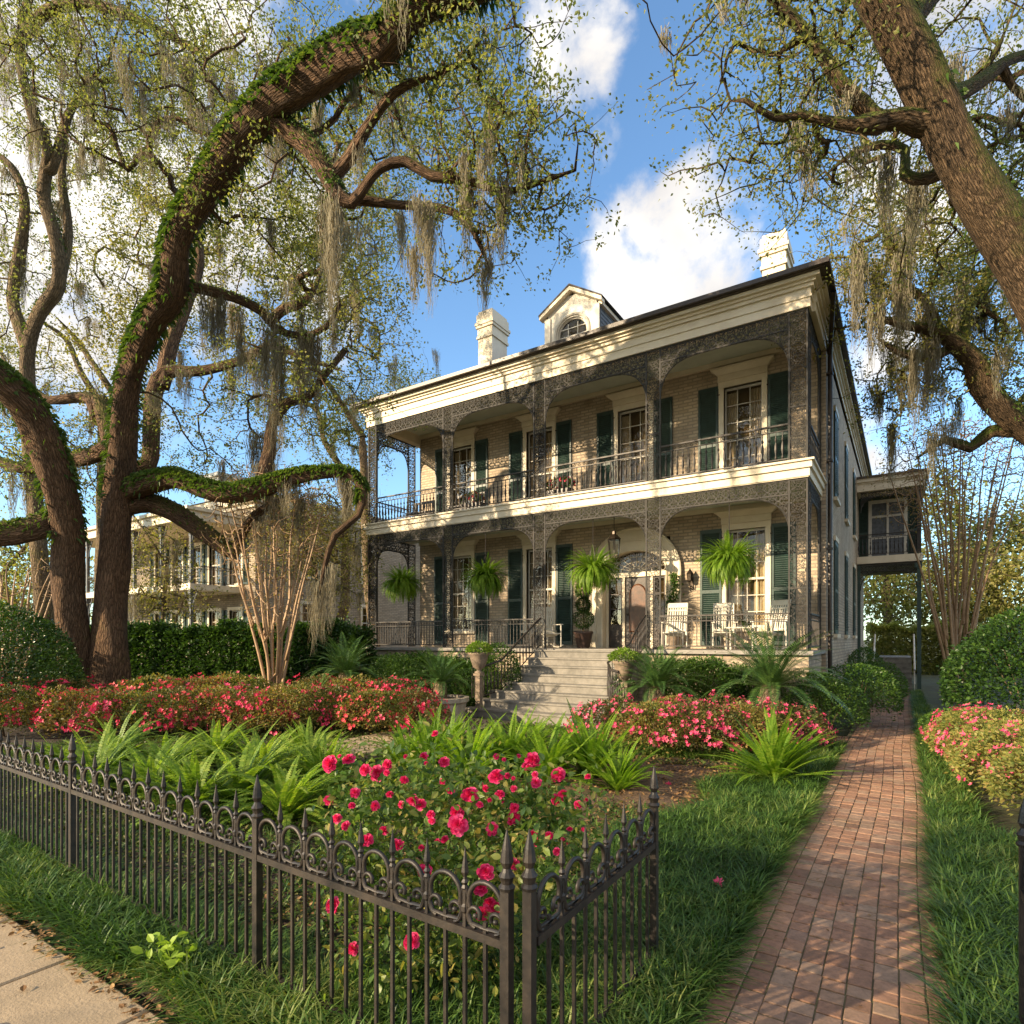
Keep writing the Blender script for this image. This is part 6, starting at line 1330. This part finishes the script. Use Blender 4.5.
# white flowers in a low stone bowl on the right of the steps
def lowpot():
    x, y, z = -5.35, 12.75, .66; r = thing('flower_bowl', 'stone bowl of small white flowers on the right of the steps', 'flower pot', (x, y, z)); m = MB(); m.lathe((x, y, z), [(.1, 0), (.13, .02), (.2, .2), (.22, .22), (.19, .22)], 14); mk('bowl', m, M['stone'], r, smooth=True)
    rg = np.random.default_rng(3); mb = MB(); P, d = lumpy(rg, 700, .26, .24, .28); P += np.array([x, y, z+.15]); scatter(mb, LEAF[0], LEAF[1], out_m(rg, d), P, .05*rg.uniform(.6, 1.3, 700)); mk('plant', mb, M['box'], r)
    mb = MB(); P, d = lumpy(rg, 46, .28, .26, .3, inner=.97); petals(mb, rg, P+np.array([x, y, z+.15]), d, .03); mk('flowers', mb, M['white'], r)
lowpot()
def planter():
    x, y = GX(440, 13.6); r = thing('stone_planter', 'low round stone planter holding a sago palm left of the steps', 'planter', (x, y, 0)); m = MB(); m.lathe((x, y, 0), [(.55, 0), (.58, .06), (.54, .1), (.6, .5), (.66, .55), (.66, .64), (.56, .64), (.54, .55), (0, .55)], 28); mk('bowl', m, M['stone'], r, smooth=False)
    m = MB(); m.lathe((x, y, .57), [(.54, 0), (.3, .05), (0, .07)], 18); mk('soil', m, M['soil'], r)
planter()
def topiary():
    x, y = -8.05, 16.2; r = thing('potted_topiary', 'two ball topiary in a dark pot left of the front door', 'topiary', (x, y, 1.69)); m = MB(); m.lathe((x, y, 1.69), [(.17, 0), (.2, .04), (.27, .42), (.3, .44), (.3, .5), (.24, .5), (0, .46)], 18); mk('pot', m, M['pot'], r, smooth=True)
    m = MB(); m.tube([(x, y, 2.1), (x+.01, y, 3.4)], .02, 6); mk('stem', m, M['bark_far'], r)
    rg = np.random.default_rng(4)
    for (zc, rad) in ((2.55, .30), (2.98, .22), (3.42, .24)):
        d = rg.normal(size=(1500, 3)); d /= np.linalg.norm(d, axis=1)[:, None]; P = d*rad*(.7+.36*rg.random((1500, 1)))+np.array([x, y, zc]); mb = MB(); scatter(mb, LEAF[0], LEAF[1], out_m(rg, d), P, .05*rg.uniform(.6, 1.3, 1500)); mk('leaf_ball', mb, M['hedge'], r)
topiary()
def vine():
    x, y = -5.45, 16.6; r = thing('potted_vine', 'climbing plant in a pot right of the front door arch', 'potted plant', (x, y, 1.69)); m = MB(); m.lathe((x, y, 1.69), [(.13, 0), (.2, .36), (.22, .4), (.18, .4), (0, .36)], 14); mk('pot', m, M['terra'], r, smooth=True)
    rg = np.random.default_rng(6); n = 1100; t = rg.random(n); P = np.stack([x+rg.normal(0, .1, n)*(1-.4*t)+.05*np.sin(t*9), y+rg.normal(0, .07, n), 2.05+t*1.75], -1); mb = MB(); scatter(mb, LEAF6[0], LEAF6[1], rotm(rg.uniform(0, 6.28, n), rg.normal(0, .7, n), rg.normal(0, .7, n)), P, rg.uniform(.04, .1, n)); mk('leaves', mb, M['box'], r)
    m = MB(); m.tube([(x, y, 2.0), (x+.04, y, 2.8), (x-.03, y, 3.75)], .012, 5); mk('stem', m, M['bark_far'], r)
vine()
# rocking chairs
def rocker():
    r = thing('rocking_chair', 'rocker', 'chair')
    m = MB()
    for s_ in (-1, 1):
        k = MB(); P = [(s_*.27, -.42+t*.95, .03+.20*(t-.45)**2*1.6) for t in np.linspace(0, 1, 12)]; k.tube(P, .018, 5, caps=True); mk('rocker', k, M['white'], r, world=False)
        for (y0, y1, z1) in ((-.27, -.27, .68), (.24, .24, .46)):
            k = MB(); k.tube([(s_*.27, y0, .06), (s_*.27, y1, z1)], .021, 6, caps=True); mk('leg', k, M['white'], r, world=False)
        k = MB(); k.box(s_*.27-.045, s_*.27+.045, -.33, .27, .68, .705); mk('armrest', k, M['white'], r, world=False)
    k = MB()
    for i in range(8): y = -.27+i*.07; k.box(-.26, .26, y, y+.055, .42+.0-.012*i, .445-.012*i)
    mk('seat', k, M['white'], r, world=False)
    k = MB()
    for s_ in (-1, 1): k.tube([(s_*.24, .25, .36), (s_*.245, .30, .7), (s_*.25, .44, 1.22)], .02, 6, caps=True)
    k.obox((0, .43, 1.17), (.25, 0, 0), (0, .012, 0), (0, .025, .065)); k.obox((0, .27, .5), (.24, 0, 0), (0, .012, 0), (0, .005, .03)); k.obox((0, .40, 1.03), (.24, 0, 0), (0, .01, 0), (0, .01, .02))
    for i in range(7): x = -.19+i*.19/3; k.obox((x, .355, .82), (.019, 0, 0), (0, .007, 0), (0, .085, .33))
    mk('backrest', k, M['white'], r, world=False); return r
rk = rocker(); GC = 'white rocking chairs on the porch'
place_copies(rk, [(-5.05, 15.5, 1.69, .1, 1, 'white rocking chair seen from the front between the door arch and the large hanging fern', GC), (-3.95, 16.15, 1.69, .25, 1, 'white rocking chair partly hidden below the large hanging fern', GC), (-2.75, 15.7, 1.69, -.45, 1, 'white rocking chair turned sideways by the right porch corner', GC), (-8.75, 15.35, 1.69, .9, 1, 'white rocking chair at the top of the steps left of the topiary', GC), (-9.45, 15.95, 1.69, .5, 1, 'white rocking chair in front of the second ground floor window', GC)])
def table():
    x, y = -3.4, 15.6; r = thing('side_table', 'small white porch table between the rocking chairs', 'table', (x, y, 1.69)); m = MB(); m.box(x-.35, x+.35, y-.25, y+.25, 2.22, 2.25); mk('tabletop', m, M['white'], r)
    for a in (-1, 1):
        for b in (-1, 1): k = MB(); k.box(x+a*.3-.02, x+a*.3+.02, y+b*.2-.02, y+b*.2+.02, 1.69, 2.22); mk('leg', k, M['white'], r)
table()
# upper gallery: dark slatted benches and flower boxes
def bench(name, label, x, y, z, w=1.2):
    r = thing(name, label, 'bench', (x, y, z))
    k = MB()
    for i in range(5): k.box(x-w/2, x+w/2, y-.22+i*.09, y-.15+i*.09, z+.42, z+.45)
    mk('seat', k, M['darkwood'], r); k = MB(); k.box(x-w/2, x+w/2, y+.24, y+.28, z+.82, z+.9); k.box(x-w/2, x+w/2, y+.24, y+.28, z+.5, z+.55)
    for i in range(11): q = x-w/2+.03+i*(w-.06)/10; k.box(q-.015, q+.015, y+.25, y+.27, z+.55, z+.82)
    mk('backrest', k, M['darkwood'], r)
    for a in (-1, 1):
        for b in (-.2, .26): k = MB(); k.box(x+a*(w/2-.03)-.025, x+a*(w/2-.03)+.025, y+b-.025, y+b+.025, z, z+(.42 if b < 0 else .9)); mk('leg', k, M['darkwood'], r)
bench('slatted_bench', 'dark slatted bench on the upper gallery in the second bay from the left', -12.1, 15.7, 5.885)
bench('slatted_bench', 'dark slatted bench on the upper gallery in the leftmost bay', -14.1, 15.7, 5.885, .9)
def flowerbox(label, x, seed, fm):
    y, z = 15.0, 5.885; r = thing('flower_box', label, 'flower box', (x, y, z)); k = MB(); k.box(x-.4, x+.4, y-.14, y+.14, z, z+.3); mk('trough', k, M['darkwood'], r); rg = np.random.default_rng(seed); mb = MB(); P, d = lumpy(rg, 900, .45, .2, .35); P += np.array([x, y, z+.28]); scatter(mb, LEAF[0], LEAF[1], out_m(rg, d), P, .06*rg.uniform(.6, 1.3, 900)); mk('plant', mb, M['box'], r)
    mb = MB(); P, d = lumpy(rg, 60, .47, .22, .37, inner=.95); petals(mb, rg, P+np.array([x, y, z+.28]), d, .04); mk('flowers', mb, M[fm], r)
flowerbox('flower box with red blooms on the upper gallery beside the middle column', -8.2, 1, 'azred'); flowerbox('flower box of pale leaves on the upper gallery left of the second column', -11.3, 2, 'azcoral')
